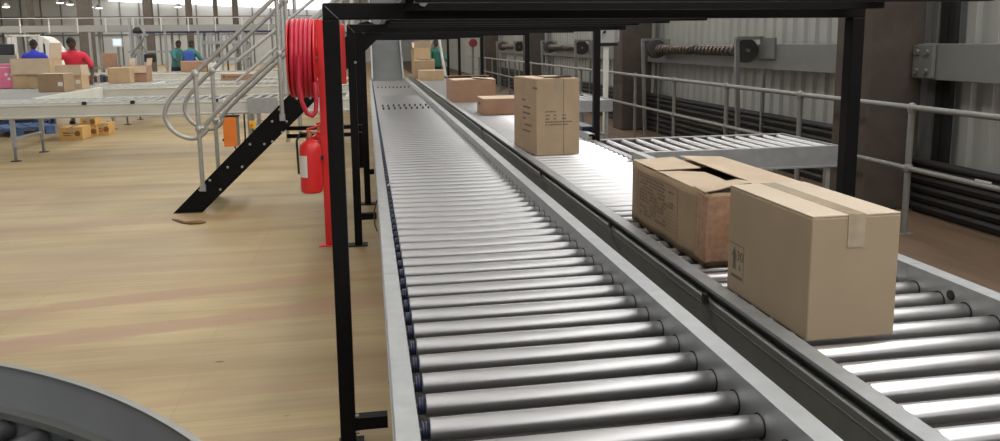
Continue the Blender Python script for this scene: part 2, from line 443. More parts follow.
# ================================================================== MAIN CONVEYORS
RR = .0285; ZR = .7015
def roller_parts(t, x0, x1, y_first, pitch, n, pulley, rollst=rollst):
    """n tubes, the nearest 100 each a part with end pieces, the rest one part"""
    proto = None; near = min(n, 100)
    for i in range(near):
        y = y_first+pitch*i
        if proto is None:
            proto = MB().lathe([(.012, x0), (RR-.002, x0), (RR, x0+.002), (RR, x1-.030), (RR-.001, x1-.028), (RR-.001, x1-.001)], (0, 0, 0), 'x', 32).build('roller', rollst, t, 30)
            if pulley:
                MB().lathe([(.010, x0-.020), (.021, x0-.020), (.023, x0-.017), (.021, x0-.013), (.023, x0-.010), (.021, x0-.006), (.024, x0-.001), (.010, x0-.001)], (0, 0, 0), 'x', 24).build('drive_pulley', navy, proto, 30)
            MB().lathe([(.010, x1-.001), (RR+.003, x1-.001), (RR+.003, x1+.004), (.010, x1+.004)], (0, 0, 0), 'x', 28).build('end_bearing', blackm, proto, 30)
            MB().lathe([(.006, x0-.03), (.006, x0)], (0, 0, 0), 'x', 8).build('axle', galvd, proto, 30)
            proto.location = (0, y, ZR-RR)
        else: copy_child(proto, t, location=(0, y, ZR-RR))
    if n > near:
        mb = MB()
        for i in range(near, n):
            mb.lathe([(RR, x0), (RR, x1)], (0, y_first+pitch*i, ZR-RR), 'x', 16)
        o = mb.build('far_rollers', rollst, t, 40); o['kind'] = 'stuff'

def channel(x_web, x_out, zt, zb, y0, y1, th=.004, lip=.012):
    """C section: web at x_web, flanges out to x_out, small return lips"""
    s = 1 if x_out > x_web else -1
    w = x_web+s*th
    poly = [(x_web, zb), (x_web, zt), (x_out, zt), (x_out, zt-lip), (x_out-s*th, zt-lip), (x_out-s*th, zt-th), (w, zt-th), (w, zb+th), (x_out-s*th, zb+th), (x_out-s*th, zb+lip), (x_out, zb+lip), (x_out, zb)]
    return MB().prism(poly, y0, y1)

def leg_frame(t, xl, xr, y, zt):
    for x in (xl, xr):
        MB().lim(x-.022, x+.022, y-.022, y+.022, .01, zt).build('leg', galvd, t)
        MB().lim(x-.05, x+.05, y-.05, y+.05, 0, .01).build('foot_plate', galvd, t)
    MB().lim(xl+.022, xr-.022, y-.015, y+.015, .22, .26).build('cross_brace', galvd, t)

Y0, YEND = .62, 19.7
lc = thing('roller_conveyor', 'long empty left roller conveyor running from the foreground to the steep incline', 'conveyor')
def rail_joined(t, name, poly_fn, ys, ma):
    for a, b in zip(ys[:-1], ys[1:]): poly_fn(a+.0008, b-.0008).build(name, ma, t)
rail_joined(lc, 'side_rail', lambda a, b: channel(.0335+.055, .0335, .72, .50, a, b), (Y0, 2.95, 6.0, 9.0, 12.6, 15.6, YEND), galv)
rail_joined(lc, 'raised_side_rail', lambda a, b: channel(.9065, .967, .757, .50, a, b), (Y0, 4.1, 7.1, 10.1, 13.1, 16.1, YEND), galv)
roller_parts(lc, .117, .9055, 1.778-.131*8, .131, 144, True, mat('dimmed grey roller tube', (.40, .40, .405), .36, .88, .06, 5, stretch=(1, 8, 8)))  # darker copy of the same roller steel; weaker reflected light put into the colour
for y in (1.1, 3.6, 6.6, 9.6, 12.6, 15.6, 18.8): leg_frame(lc, .095, .92, y, .52)
undershadem = mat('dark shade sheet', (.055, .048, .042), .7)  # for added dark sheets below the rollers, standing in for shade there
MB().lim(.093, .9055, Y0, YEND, .575, .580).build('dark_under_panel', undershadem, lc)
# dotted skate wheel rows
for yy in (10.95, 11.45, 16.3):
    w = None
    for i in range(9):
        x = .2+i*.078
        if w is None:
            w = MB().lathe([(.006, -.012), (.020, -.012), (.022, -.006), (.022, .006), (.020, .012), (.006, .012)], (0, 0, 0), 'x', 14).build('skate_wheel', rubber, lc, 40)
            w.location = (x, yy, ZR+.004)
        else: copy_child(w, lc, location=(x, yy, ZR+.004))
# small things fixed to the left rail
MB().ring_tube([(.03, 5.2, .56), (.012, 5.17, .50), (.010, 5.1, .42), (.025, 5.0, .40)], .005, 6).build('cable', blackm, lc, 60)
o = MB().ring_tube([(.0985, 4.9, .712), (.115, 4.9, .728), (.14, 4.93, .722)], .006, 6).build('reflector_bracket', galv, lc, 60)

rc = thing('roller_conveyor', 'right roller conveyor carrying brown cardboard cartons, bright rollers', 'conveyor')
def e_rail(a, b):
    mb = MB()
    mb.prism([(1.236, .46), (1.236, .716), (1.183, .716), (1.183, .700), (1.187, .700), (1.187, .712), (1.232, .712), (1.232, .46)], a, b)
    return mb
rail_joined(rc, 'side_rail', lambda a, b: channel(1.240, 1.183, .72, .50, a, b), (Y0, 2.62, 5.6, 8.6, 11.6, 14.6, 17.6, 23), galv)
def cover(a, b):
    return MB().prism([(1.186, .45), (1.186, .668), (1.192, .672), (1.205, .672), (1.205, .45)], a, b).lim(1.184, 1.187, a, b, .641, .644)
rail_joined(rc, 'cable_duct', cover, (Y0, 2.3, 5.3, 8.3, 11.3, 14.3, 23), galvd)
rail_joined(rc, 'raised_side_rail', lambda a, b: channel(1.984, 2.046, .757, .50, a, b), (Y0, 2.555, 5.70), galv)
rail_joined(rc, 'raised_side_rail', lambda a, b: channel(1.984, 2.046, .757, .50, a, b), (6.90, 11.2), galv)
rail_joined(rc, 'raised_side_rail', lambda a, b: channel(1.984, 2.046, .757, .50, a, b), (12.8, 18, 23), galv)
rail_joined(rc, 'low_side_rail', lambda a, b: channel(1.984, 2.046, .70, .50, a, b), (5.70, 6.90), galv)
rail_joined(rc, 'low_side_rail', lambda a, b: channel(1.984, 2.046, .70, .50, a, b), (11.2, 12.8), galv)
roller_parts(rc, 1.27, 1.983, 1.503-.1262*6, .1262, 176, False, rollst)
for y in (1.15, 3.9, 7.4, 10.6, 13.6, 16.6, 20): leg_frame(rc, 1.212, 2.015, y, .52)
MB().lim(1.242, 1.983, Y0, 23, .575, .580).build('dark_under_panel', undershadem, rc)  # added dark sheet, in place of the shade below these rollers
o = MB().lathe([(.0, -.002), (.017, -.002), (.019, .003), (.0, .003)], (1.982, 2.33, .708), 'x', 20).build('rail_hole', blackm, rc, 40)
o['label'] = 'black round hole plug'
# hanging sensor lead between the two conveyors and sensor block
o = MB().lim(1.168, 1.1845, 2.545, 2.575, .655, .695).build('sensor_block', blackm, rc, bevel=.004)
MB().ring_tube([(1.18, 2.55, .66), (1.168, 2.46, .60), (1.158, 2.38, .53), (1.155, 2.25, .475), (1.16, 2.20, .48), (1.16, 2.185, .51)], .003, 6).build('sensor_cable', blackm, rc, 60)
for y in (3.7, 5.3, 8.2):
    MB().lim(1.174, 1.186, y-.015, y+.015, .672, .698).build('sensor', blackm, rc, bevel=.003)
    MB().ring_tube([(1.175, y-.02, .66), (1.176, y-.06, .63), (1.181, y-.15, .60)], .003, 6).build('sensor_cable', blackm, rc, 60)
o = MB().lim(1.995, 2.12, 7.15, 7.55, .70, .80).build('drive_motor_cover', navy, rc, bevel=.012)

# steep belt conveyor at the end of the left conveyor
t = thing('incline_conveyor', 'steep grey belt conveyor rising from the far end of the left conveyor', 'conveyor')
ya, za, yb, zb = 19.85, .69, 23.3, 3.1
MB().prism([(ya, za), (yb, zb), (yb, zb-.06), (ya, za-.06)], .135, .86, 'yz').build('belt', mat('grey belt', (.10, .103, .10), .9, 0, .15, 3), t)
for x in (.095, .865):
    MB().prism([(ya-.1, za-.14), (ya-.1, za+.05), (ya, za+.09), (yb, zb+.09), (yb, zb-.14)], x, x+.04, 'yz').build('side_rail', galv, t)
MB().lim(.1, .14, 22.9, 23.0, 0, 2.8).build('leg', galvd, t); MB().lim(.86, .9, 22.9, 23.0, 0, 2.8).build('leg', galvd, t)
MB().lim(.86, .9, 19.9, 19.95, 0, .6).build('leg', galvd, t); MB().lim(.1, .14, 19.9, 19.95, 0, .6).build('leg', galvd, t)

# gravity spurs to the right
def spur(x0, x1, y0, y1, z, label, n):
    t = thing('gravity_spur', label, 'conveyor', (0, 0, 0), 0, 'gravity roller spurs off the right conveyor')
    for y, s in ((y0, 1), (y1, -1)):
        p = [(y, z-.16), (y, z+.01), (y+s*.045, z+.01), (y+s*.045, z), (y+s*.005, z), (y+s*.005, z-.16)]
        MB().prism(p, x0, x1, 'yz').build('side_rail', galv, t)
        MB().lim(x0, x1, min(y, y-s*.02), max(y, y-s*.02), z-.165, z-.150).build('rail_lip', galv, t)
    proto = None
    for i in range(n):
        x = x0+.06+(x1-x0-.12)*i/(n-1)
        if proto is None:
            proto = MB().lathe([(.02, y0+.05), (.025, y0+.052), (.025, y1-.052), (.02, y1-.05)], (0, 0, 0), 'y', 20).build('roller', rollst, t, 30)
            MB().lathe([(.012, y0+.022), (.028, y0+.022), (.028, y0+.048), (.012, y0+.048)], (0, 0, 0), 'y', 16).build('end_cap', blackm, proto, 30)
            proto.location = (x, 0, z-.018)
        else: copy_child(proto, t, location=(x, 0, z-.018))
    for x in (x1-.08, x0+.5):
        for y in (y0+.03, y1-.03):
            MB().lim(x-.02, x+.02, y-.02, y+.02, 0, z-.14).build('leg', galv, t)
        MB().lim(x-.012, x+.012, y0+.05, y1-.05, .16, .20).build('cross_brace', galv, t)
    MB().lim(x1-.004, x1+.012, y0, y1, z-.16, z+.012).build('end_plate', galv, t)
    return t
spur(2.055, 3.82, 5.84, 6.76, .715, 'short grey roller spur branching right, behind the near cartons', 13)
spur(2.055, 3.62, 11.32, 12.70, .715, 'farther short roller spur branching right, seen just right of the tall carton', 11)

# curved conveyor, near left corner
t = thing('curved_conveyor', 'curved conveyor with broad grey guard in the near left corner', 'conveyor')
cc = (-1.922, .377)
def arc(r, a0, a1, n): return [(cc[0]+r*math.cos(math.radians(a0+(a1-a0)*i/n)), cc[1]+r*math.sin(math.radians(a0+(a1-a0)*i/n))) for i in range(n+1)]
def arc_wall(r0, r1, z0, z1, a0=28, a1=125, n=60):
    mb = MB(); A = arc(r0, a0, a1, n); B = arc(r1, a0, a1, n); vs = []
    for (x, y), (x2, y2) in zip(A, B): vs += [(x, y, z0), (x, y, z1), (x2, y2, z1), (x2, y2, z0)]
    fs = []
    for i in range(n):
        o = 4*i
        for j in range(4): fs.append((o+j, o+(j+1) % 4, o+4+(j+1) % 4, o+4+j))
    fs += [(3, 2, 1, 0), (4*n, 4*n+1, 4*n+2, 4*n+3)]
    return mb.add(vs, fs)
arc_wall(1.955, 1.962, .60, .80).build('outer_guard', guardm, t, 40)
arc_wall(1.951, 1.966, .797, .804).build('guard_edge', galvd, t, 40)
arc_wall(1.93, 1.955, .672, .690).build('inner_flange', galvd, t, 40)
arc_wall(1.20, 1.215, .56, .69).build('inner_rail', galvd, t, 40)
arc_wall(1.955, 1.975, .52, .60).build('lower_rail', galvd, t, 40)
arc_wall(1.215, 1.955, .555, .565).build('underpan', blackm, t, 40)
proto = None
for i in range(26):
    a = math.radians(30+i*3.7)
    if proto is None:
        proto = MB().lathe([(.018, 1.225), (.026, 1.945)], (0, 0, 0), 'x', 20).build('tapered_roller', mat('dark tapered roller', (.10, .10, .105), .35, .5), t, 40)
        o2 = proto
    else: o2 = copy_child(proto, t)
    o2.location = (cc[0], cc[1], .640); o2.rotation_euler = (0, 0, a)
for a in (40, 75, 115):
    for r in (1.22, 1.945):
        x, y = cc[0]+r*math.cos(math.radians(a)), cc[1]+r*math.sin(math.radians(a))
        MB().lim(x-.02, x+.02, y-.02, y+.02, 0, .56).build('leg', galvd, t)

# ================================================================== BLACK STEELWORK
PW = .06
def portal(yl, yr, xl, xr, label, brace_z=None, top=1.75):
    t = thing('portal_frame', label, 'frame', (0, 0, 0), 0, 'black portal frames over the conveyors')
    for x, y in ((xl, yl), (xr, yr)):
        MB().lim(x-PW/2, x+PW/2, y-PW/2, y+PW/2, .008, top-PW).build('post', black, t, bevel=.004)
        MB().lim(x-.04, x+.06, y-.04, y+.06, 0, .008).build('base_plate', black, t)
    a = Vector((xl, yl, top-PW/2)); b = Vector((xr, yr, top-PW/2))
    ang = math.atan2(yr-yl, xr-xl)
    MB().box((a+b)/2, ((b-a).length+PW, PW, PW), rotz(ang)).build('crossbar', black, t, bevel=.004)
    # bright weld line at the mitre of the left corner
    w = MB(); w.ring_tube([(xl-PW/2+.004, yl-PW/2-.0005, top-.004), (xl+PW/2, yl-PW/2-.0005, top-PW)], .0014, 5)
    w.build('weld_line', galvd, t)
    if brace_z:
        MB().lim(xl+PW/2, .03, yl-.025, yl+.025, brace_z-.025, brace_z+.025).build('side_brace', black, t)
        for dz in (-.035, .035): MB().cyl((xl+PW/2, yl-.02, brace_z+dz), (xl+PW/2+.014, yl-.02, brace_z+dz), .008, 6).build('bolt', galvd, t)
    return t
portal(3.00, 3.15, -.127, 2.105, 'nearest black square-tube portal frame spanning both conveyors', .10)
portal(10.27, 10.27, -.12, 2.10, 'black portal frame spanning the conveyors just behind the tall carton')
portal(14.45, 14.45, -.12, 2.10, 'black portal frame over the conveyors beyond the open reddish carton')
portal(18.05, 18.05, -.12, 2.10, 'black portal frame second from the far end of the conveyors')
portal(20.6, 20.6, -.12, 2.10, 'farthest black portal frame, over the stacked cartons at the end')

# crossover platform
t = thing('crossover_platform', 'black steel crossover platform overhead, with cross joists and its own posts', 'platform')
for y in (2.38, 2.95, 3.45, 4.04, 4.64, 5.25, 5.88):
    o = MB().prism([(y-.03, 1.72), (y+.03, 1.72), (y+.03, 1.726), (y-.024, 1.726), (y-.024, 1.80), (y+.03, 1.80), (y+.03, 1.806), (y-.03, 1.806)], .145, 2.08, 'yz').build('joist', black, t)
for x in (.14, 2.05): MB().lim(x, x+.05, 2.3, 8.75, 1.762, 1.806).build('edge_beam', black, t)
for x, y, x2 in ((-.118, 6.216, 2.09), (-.043, 7.85, 2.09)):
    q = MB().lim(x-.03, x+.03, y-.03, y+.03, .008, 1.69).build('post', black, t, bevel=.004)
    MB().lim(x-.09, x+.07, y-.06, y+.06, 0, .008).build('base_plate', black, t)
    MB().lim(x-.03, x2, y-.03, y+.03, 1.69, 1.75).build('crossbar', black, t, bevel=.004)
    MB().ring_tube([(x-.026, y-.0305, 1.746), (x+.03, y-.0305, 1.69)], .0014, 5).build('weld_line', galvd, t)
    zz = .235 if y < 7 else .33
    MB().lim(x+.03, .03, y-.025, y+.025, zz-.025, zz+.025).build('side_brace', black, t)
MB().lim(2.07, 2.13, 7.02, 7.08, .008, 1.76).build('post', black, t, bevel=.004); MB().lim(2.03, 2.17, 6.99, 7.11, 0, .008).build('base_plate', black, t)
MB().lim(.14, 2.07, 7.02, 7.08, 1.69, 1.75).build('crossbar', black, t)
MB().cyl((.21, 2.94, 1.75), (.21, 2.91, 1.75), .018, 6).build('bolt', galvd, t)
MB().cyl((-.09, 6.19, 1.46), (-.09, 6.17, 1.46), .012, 6).build('bolt', galvd, t)

# staircase
st = thing('metal_staircase', 'metal staircase with black bolted stringers and looped grey tube handrails', 'stairs')
YS = (7.83, 8.60)
def sx(z, up_edge=True): return -1.902+z/.948 if up_edge else -1.629+z/.948
for k, y in enumerate(YS):
    o = MB().prism([(sx(0), 0), (sx(0, False), 0), (sx(1.74, False), 1.74), (sx(1.82), 1.82), (sx(1.74, True), 1.80)], y-.006, y+.006).build('stringer', black, st)
    b = None
    for x, z in ((-1.644, .217), (-1.597, .212), (-1.547, .309), (-1.455, .214), (-1.373, .431), (-1.238, .429), (-1.152, .648), (-1.017, .646), (-.941, .668), (-.933, .865), (-.795, .861), (-.858, .979), (-.841, .755), (-.69, 1.08), (-.56, 1.08), (-.46, 1.30), (-.33, 1.30)):
        if b is None:
            b = MB().lathe([(.0, -.010), (.008, -.009), (.0125, -.004), (.0125, .0)], (0, 0, 0), 'y', 10).build('bolt', galv, o, 40); b.location = (x, y-.006, z)
        else: copy_child(b, o, location=(x, y-.006, z))
MB().prism([(sx(.0), .0), (sx(0, False), 0), (sx(.005, False), .005), (sx(.005), .005)], 7.80, 7.86).build('foot_plate', black, st)
tr = None
for i in range(1, 8):
    z = i*.215; x = sx(z)+.14
    if tr is None:
        tr = MB().lim(-.09, .095, 7.837, 8.593, -.03, 0).build('tread', black, st); tr.location = (x, 0, z)
    else: copy_child(tr, st, location=(x, 0, z))
def loop_rail(y):
    """top and middle handrail joined by a rounded loop at the foot"""
    s = .91
    def top(x): return 1.335+(x+1.617)*.92
    def mid(x): return .81+(x+1.615)*.905
    pts = [(.08, y, top(.08)), (-.6, y, top(-.6)), (-1.3, y, top(-1.3)), (-1.68, y, top(-1.68))]
    pts += [(-1.79, y, 1.165), (-1.865, y, 1.075), (-1.905, y, .985), (-1.90, y, .90), (-1.855, y, .815), (-1.78, y, .755), (-1.70, y, .725), (-1.62, y, .735), (-1.54, y, .80)]
    pts += [(-1.45, y, mid(-1.45)), (-.6, y, mid(-.6)), (.08, y, mid(.08))]
    # smooth the bend
    out = []
    for i in range(len(pts)-1):
        p = [Vector(pts[max(0, min(len(pts)-1, i+d))]) for d in (-1, 0, 1, 2)]
        n = 5 if 2 < i < 14 else 1
        for q in range(n):
            u = q/n
            out.append(.5*((2*p[1])+(p[2]-p[0])*u+(2*p[0]-5*p[1]+4*p[2]-p[3])*u*u+(3*p[1]-p[0]-3*p[2]+p[3])*u**3) if n > 1 else p[1])
    out.append(Vector(pts[-1]))
    return MB().ring_tube(out, .021, 12), top, mid
for y in YS:
    yy = y-.03 if y < 8 else y+.03
    mb, top, mid = loop_rail(yy)
    h = mb.build('handrail', pipem, st, 60)
    for x in (-1.61, -.83, -.14):
        zb = max(.26, (x+1.70)*.945+.10)
        po = MB().cyl((x, yy, zb), (x, yy, top(x)), .021, 12).build('handrail_post', pipem, st, 40)
        MB().lathe([(0, .040), (.022, .034), (.035, .015), (.037, -.01), (.028, -.03)], (x, yy, top(x)), 'z', 14).build('ball_fitting', pipem, po, 50)
        MB().lathe([(0, .036), (.022, .03), (.034, .012), (.034, -.012), (.022, -.03), (0, -.036)], (x, yy, mid(x)), 'z', 14).build('ball_fitting', pipem, po, 50)
        MB().lim(x-.026, x+.026, yy-.018, yy+.018, zb-.05, zb+.015).build('post_bracket', galv, po)
for z in (.74, .66): MB().lim(-.85, -.08, 8.3, 8.34, z-.02, z+.02).build('support_bar', black, st)

# grey scaffold posts and second rail behind the stair, up at the platform
t = thing('platform_guardrail', 'grey tube guardrail posts standing behind the staircase, left of the hose reel', 'guardrail')
for k, u in enumerate((284, 297)):
    q = at(u, 60, 13.4+.3*k)
    MB().cyl((q.x, q.y, 0), (q.x, q.y, 3.0), .032, 12).build('post', pipem, t, 40)
for v0, v1 in ((62, -14), (82, 3)):
    a, b = at(236, v0, 13.4), at(330, v1, 13.7)
    MB().ring_tube([a, b], .026, 10).build('diagonal_rail', pipem, t, 40)

# ================================================================== FIRE POINT
t = thing('fire_point_stand', 'red steel stand of the fire hose reel, beside the nearest black post', 'stand')
MB().lim(-.380, -.328, 6.25, 6.30, .008, 1.79).build('post', red, t, bevel=.003)
MB().lim(-.328, -.165, 6.27, 6.29, 1.29, 1.75).build('back_plate', red, t)
MB().lim(-.43, -.30, 6.21, 6.33, 0, .008).build('foot_plate', red, t)
t = thing('fire_hose_reel', 'red fire hose wound on a reel on the red stand', 'hose reel')
rc0 = Vector((-.48, 6.28, 1.495))
for x, nm in ((-.585, 0), (-.392, 1)):
    fl = MB().lathe([(.18, -.006), (.295, -.006), (.30, 0), (.295, .006), (.18, .006), (.175, 0), (.18, -.006)], (x, rc0.y, rc0.z), 'x', 40).build('reel_flange', red, t, 40)
    for k in range(6):
        a = k*PI/3
        MB().ring_tube([(x, rc0.y+.03*math.cos(a), rc0.z+.03*math.sin(a)), (x, rc0.y+.18*math.cos(a), rc0.z+.18*math.sin(a))], .008, 6).build('spoke', red, fl, 60)
MB().cyl((-.60, rc0.y, rc0.z), (-.38, rc0.y, rc0.z), .028, 16).build('axle', galvd, t, 40)
MB().lathe([(.17, -.585), (.17, -.392)], (0, rc0.y, rc0.z), 'x', 36).build('drum', red, t, 40)
pts = []
turns = 5
for lay, r in ((0, .25), (1, .278)):
    for i in range(turns*28+1):
        a = 2*PI*i/28; u = i/(turns*28)
        x = -.568+.16*(u if lay == 0 else 1-u)
        pts.append((x, rc0.y+r*math.cos(a), rc0.z+r*math.sin(a)*(1.04)))
    if lay == 0: pts = pts[:]
MB().ring_tube(pts, .0185, 8).build('wound_hose', hosem, t, 60)
# loose loop hanging under the reel
lp = [(-.50, 5.985, 1.52), (-.505, 5.975, 1.32), (-.49, 5.97, 1.18), (-.455, 5.97, 1.09), (-.42, 5.98, 1.07), (-.395, 5.99, 1.10), (-.385, 6.0, 1.18), (-.395, 6.03, 1.32)]
MB().ring_tube([lp[0]]+[tuple(.5*(Vector(lp[i])+Vector(lp[i+1]))) if j else lp[i] for i in range(1, len(lp)-1) for j in (0, 1)]+[lp[-1]], .0165, 10).build('loose_hose', hosem, t, 60)

def extinguisher(loc, label, first=None):
    if first: return copy_thing(first, label, loc)
    t = thing('fire_extinguisher', label, 'fire extinguisher', loc, 0, 'red extinguishers on the fire point stand')
    MB().lathe([(.0, 0), (.07, 0), (.083, .012), (.085, .03), (.085, .33), (.078, .375), (.055, .405), (.025, .42), (.022, .44), (0, .44)], (0, 0, 0), 'z', 28).build('cylinder', red, t, 40)
    MB().lathe([(.02, .44), (.02, .47), (.014, .475), (.014, .49)], (0, 0, 0), 'z', 12).build('valve', mat('brass', (.6, .4, .15), .35, .9), t, 40)
    MB().prism([(-.02, .488), (.085, .522), (.085, .532), (-.02, .505)], -.012, .012).build('lever', red, t)
    MB().prism([(-.02, .472), (.08, .468), (.08, .478), (-.02, .484)], -.012, .012).build('carry_handle', red, t)
    MB().ring_tube([(-.015, 0, .465), (-.07, 0, .47), (-.10, 0, .41), (-.097, 0, .25), (-.095, 0, .15)], .009, 8).build('discharge_hose', blackm, t, 60)
    # wrapped label on the left side
    vs = []; n = 10
    for z in (.13, .30):
        for i in range(n+1):
            a = math.radians(165+i*9); vs.append((.0858*math.cos(a), .0858*math.sin(a), z))
    MB().add(vs, [(i, i+1, n+2+i, n+1+i) for i in range(n)]).build('label_panel', white, t)
    MB().lim(.07, .10, -.03, .03, .26, .29).build('wall_hook', blackm, t)
    return t
e0 = extinguisher((-.463, 6.20, .45), 'front red fire extinguisher hanging on the red stand')
extinguisher((-.40, 6.40, .47), 'red fire extinguisher half hidden behind the front one', e0)

# ================================================================== CARTONS
def quad_sheet(mb, p, th=.004, mi=0):
    """thin board panel from four corner points"""
    p = [Vector(q) for q in p]; n = (p[1]-p[0]).cross(p[3]-p[0]).normalized()*th
    mb.add([*p, *[q+n for q in p]], [(3, 2, 1, 0), (4, 5, 6, 7), (0, 1, 5, 4), (1, 2, 6, 5), (2, 3, 7, 6), (3, 0, 4, 7)], mi)
def carton(loc, size, rz, label, ma=board, flaps='shut', tape=True, group=None, open_angle=50, topmat=None, mark=None, angles=None):
    """corner-based carton: base centre at loc. flaps: shut / open / ajar"""
    w, d, h = size
    t = thing('cardboard_carton', label, 'carton', loc, rz, group)
    if flaps == 'shut':
        body = MB().lim(-w/2, w/2, -d/2, d/2, 0, h-.006).build('body', ma, t, bevel=.005)
        g = .003
        for s in (-1, 1):
            mb = MB(); y0, y1 = sorted((s*g, s*(d/2-.001)))
            if d >= w:   # long flaps meet along the length
                x0, x1 = sorted((s*g, s*(w/2-.001))); mb.lim(x0, x1, -d/2+.001, d/2-.001, h-.006, h)
            else: mb.lim(-w/2+.001, w/2-.001, y0, y1, h-.006, h)
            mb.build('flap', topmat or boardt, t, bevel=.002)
        if tape:
            mb = MB()
            if d >= w:
                mb.lim(-.028, .028, -d/2-.002, d/2+.002, h, h+.0012); mb.lim(-.028, .028, -d/2-.0022, -d/2-.0010, h-.10, h+.0012)
            else:
                mb.lim(-w/2-.002, w/2+.002, -.028, .028, h, h+.0012); mb.lim(-w/2-.0022, -w/2-.001, -.028, .028, h-.08, h+.0012)
            mb.build('tape', tapem, t)
    else:
        th = .006; mb = MB()
        mb.lim(-w/2, w/2, -d/2, d/2, 0, th)
        mb.lim(-w/2, w/2, -d/2, -d/2+th, th, h); mb.lim(-w/2, w/2, d/2-th, d/2, th, h)
        mb.lim(-w/2, -w/2+th, -d/2+th, d/2-th, th, h); mb.lim(w/2-th, w/2, -d/2+th, d/2-th, th, h)
        mb.build('body', ma, t)
        a = math.radians(open_angle); fl = min(w, d)*.48
        ang = [math.radians(q) for q in angles] if angles else (a, a*.7, a*.5, a*1.1)
        specs = [((-w/2, -d/2), (w/2, -d/2), (0, -1), ang[0]), ((w/2, d/2), (-w/2, d/2), (0, 1), ang[1]), ((-w/2, d/2), (-w/2, -d/2), (-1, 0), ang[2]), ((w/2, -d/2), (w/2, d/2), (1, 0), ang[3])]
        if flaps == 'ajar': specs = [(p, q, dr, an) for (p, q, dr, _), an in zip(specs, (PI-.06, PI-.16, PI-.03, PI-.10))]
        for p, q, dr, an in specs:
            ox, oz = math.cos(an)*fl, math.sin(an)*fl
            m2 = MB(); quad_sheet(m2, [(p[0], p[1], h), (q[0], q[1], h), (q[0]+dr[0]*ox, q[1]+dr[1]*ox, h+oz), (p[0]+dr[0]*ox, p[1]+dr[1]*ox, h+oz)])
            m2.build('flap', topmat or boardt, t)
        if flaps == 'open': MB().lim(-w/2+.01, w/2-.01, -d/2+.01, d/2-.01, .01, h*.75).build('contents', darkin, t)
    if mark: mark(t, w, d, h)
    return t

def text_mesh(txt, size, parent, name, ma, M):
    cu = bpy.data.curves.new(name, 'FONT'); cu.body = txt; cu.size = size; cu.extrude = .0004
    tmp = bpy.data.objects.new(name+'_src', cu); COL.objects.link(tmp)
    dg = bpy.context.evaluated_depsgraph_get()
    me = bpy.data.meshes.new_from_object(tmp.evaluated_get(dg)); bpy.data.objects.remove(tmp)
    me.transform(M); me.materials.clear(); me.materials.append(ma)
    o = bpy.data.objects.new(name, me); COL.objects.link(o); o.parent = parent
    return o
def faceM(origin, xdir, ydir):
    x = Vector(xdir); y = Vector(ydir); z = x.cross(y)
    return Matrix(((x.x, y.x, z.x, origin[0]), (x.y, y.y, z.y, origin[1]), (x.z, y.z, z.z, origin[2]), (0, 0, 0, 1)))

# near carton
def near_marks(t, w, d, h):
    x = -w/2-.0008
    # handling mark at the far low corner of the left side: frame, up arrow and a number
    y1 = d/2-.012; z0 = .055
    fr = MB()
    def bar(ya, yb, za, zb): fr.lim(x, x+.0006, min(ya, yb), max(ya, yb), za, zb)
    bar(y1, y1-.11, z0+.125, z0+.128); bar(y1-.108, y1-.110, z0, z0+.128)
    fr.lim(x, x+.0006, y1-.052, y1-.030, z0+.035, z0+.085)
    fr.add([(x, y1-.022, z0+.082), (x, y1-.060, z0+.082), (x, y1-.041, z0+.118)], [(0, 1, 2)])
    fr.lim(x, x+.0006, y1-.10, y1-.02, z0+.004, z0+.016)
    fr.build('handling_mark', ink, t)
    text_mesh('30', .050, t, 'number_print', ink, faceM((x, y1-.058, z0+.072), (0, -1, 0), (0, 0, 1)))
    text_mesh('6', .03, t, 'number_print', ink, faceM((x, y1-.075, z0+.038), (0, -1, 0), (0, 0, 1)))
carton((1.415, 2.318, .70), (.29, .53, .385), 0, 'large taped brown carton nearest the camera on the right conveyor', mat('tan cardboard', (.40, .308, .205), .82, 0, .06, 4, .04), mark=near_marks, topmat=mat('tan cardboard lit top', (.58, .49, .38), .82, 0, .06, 4, .04))  # top is a lighter copy of the side board: overhead light in the colour

# damaged carton behind it
t = thing('cardboard_carton', 'torn brown carton with a crushed open corner, behind the nearest carton', 'carton', (1.305, 2.85, .70))
W, D, Hh = .47, .88, .30
th = .006
mb = MB()
nx, nz = 10, 7
def wob(x, y, z):
    # corner at x=0,y=0 crushed in and down near the top
    k = max(0, 1-math.hypot(x, y)/.20)*max(0, (z-.10)/.21)
    return Vector((x+.022*k, y+.03*k, z-.010*k+.004*math.sin(31*x+17*y)))
def wall_grid(p0, p1, n=14, m=8):
    vs = []; p0 = Vector(p0); p1 = Vector(p1)
    for j in range(m+1):
        for i in range(n+1):
            q = p0.lerp(p1, i/n); vs.append(wob(q.x, q.y, Hh*j/m))
    return vs, [(j*(n+1)+i, j*(n+1)+i+1, (j+1)*(n+1)+i+1, (j+1)*(n+1)+i) for j in range(m) for i in range(n)]
for a, b in (((0, 0), (0, D)), ((0, D), (W, D)), ((W, D), (W, 0)), ((W, 0), (0, 0))):
    v, f = wall_grid((*a, 0), (*b, 0)); mb.add(v, f)
mb.lim(.003, W-.003, .003, D-.003, 0, th)
bo = mb.build('body', board, t, 40)
so = bo.modifiers.new('board thickness', 'SOLIDIFY'); so.thickness = .005; so.offset = -1
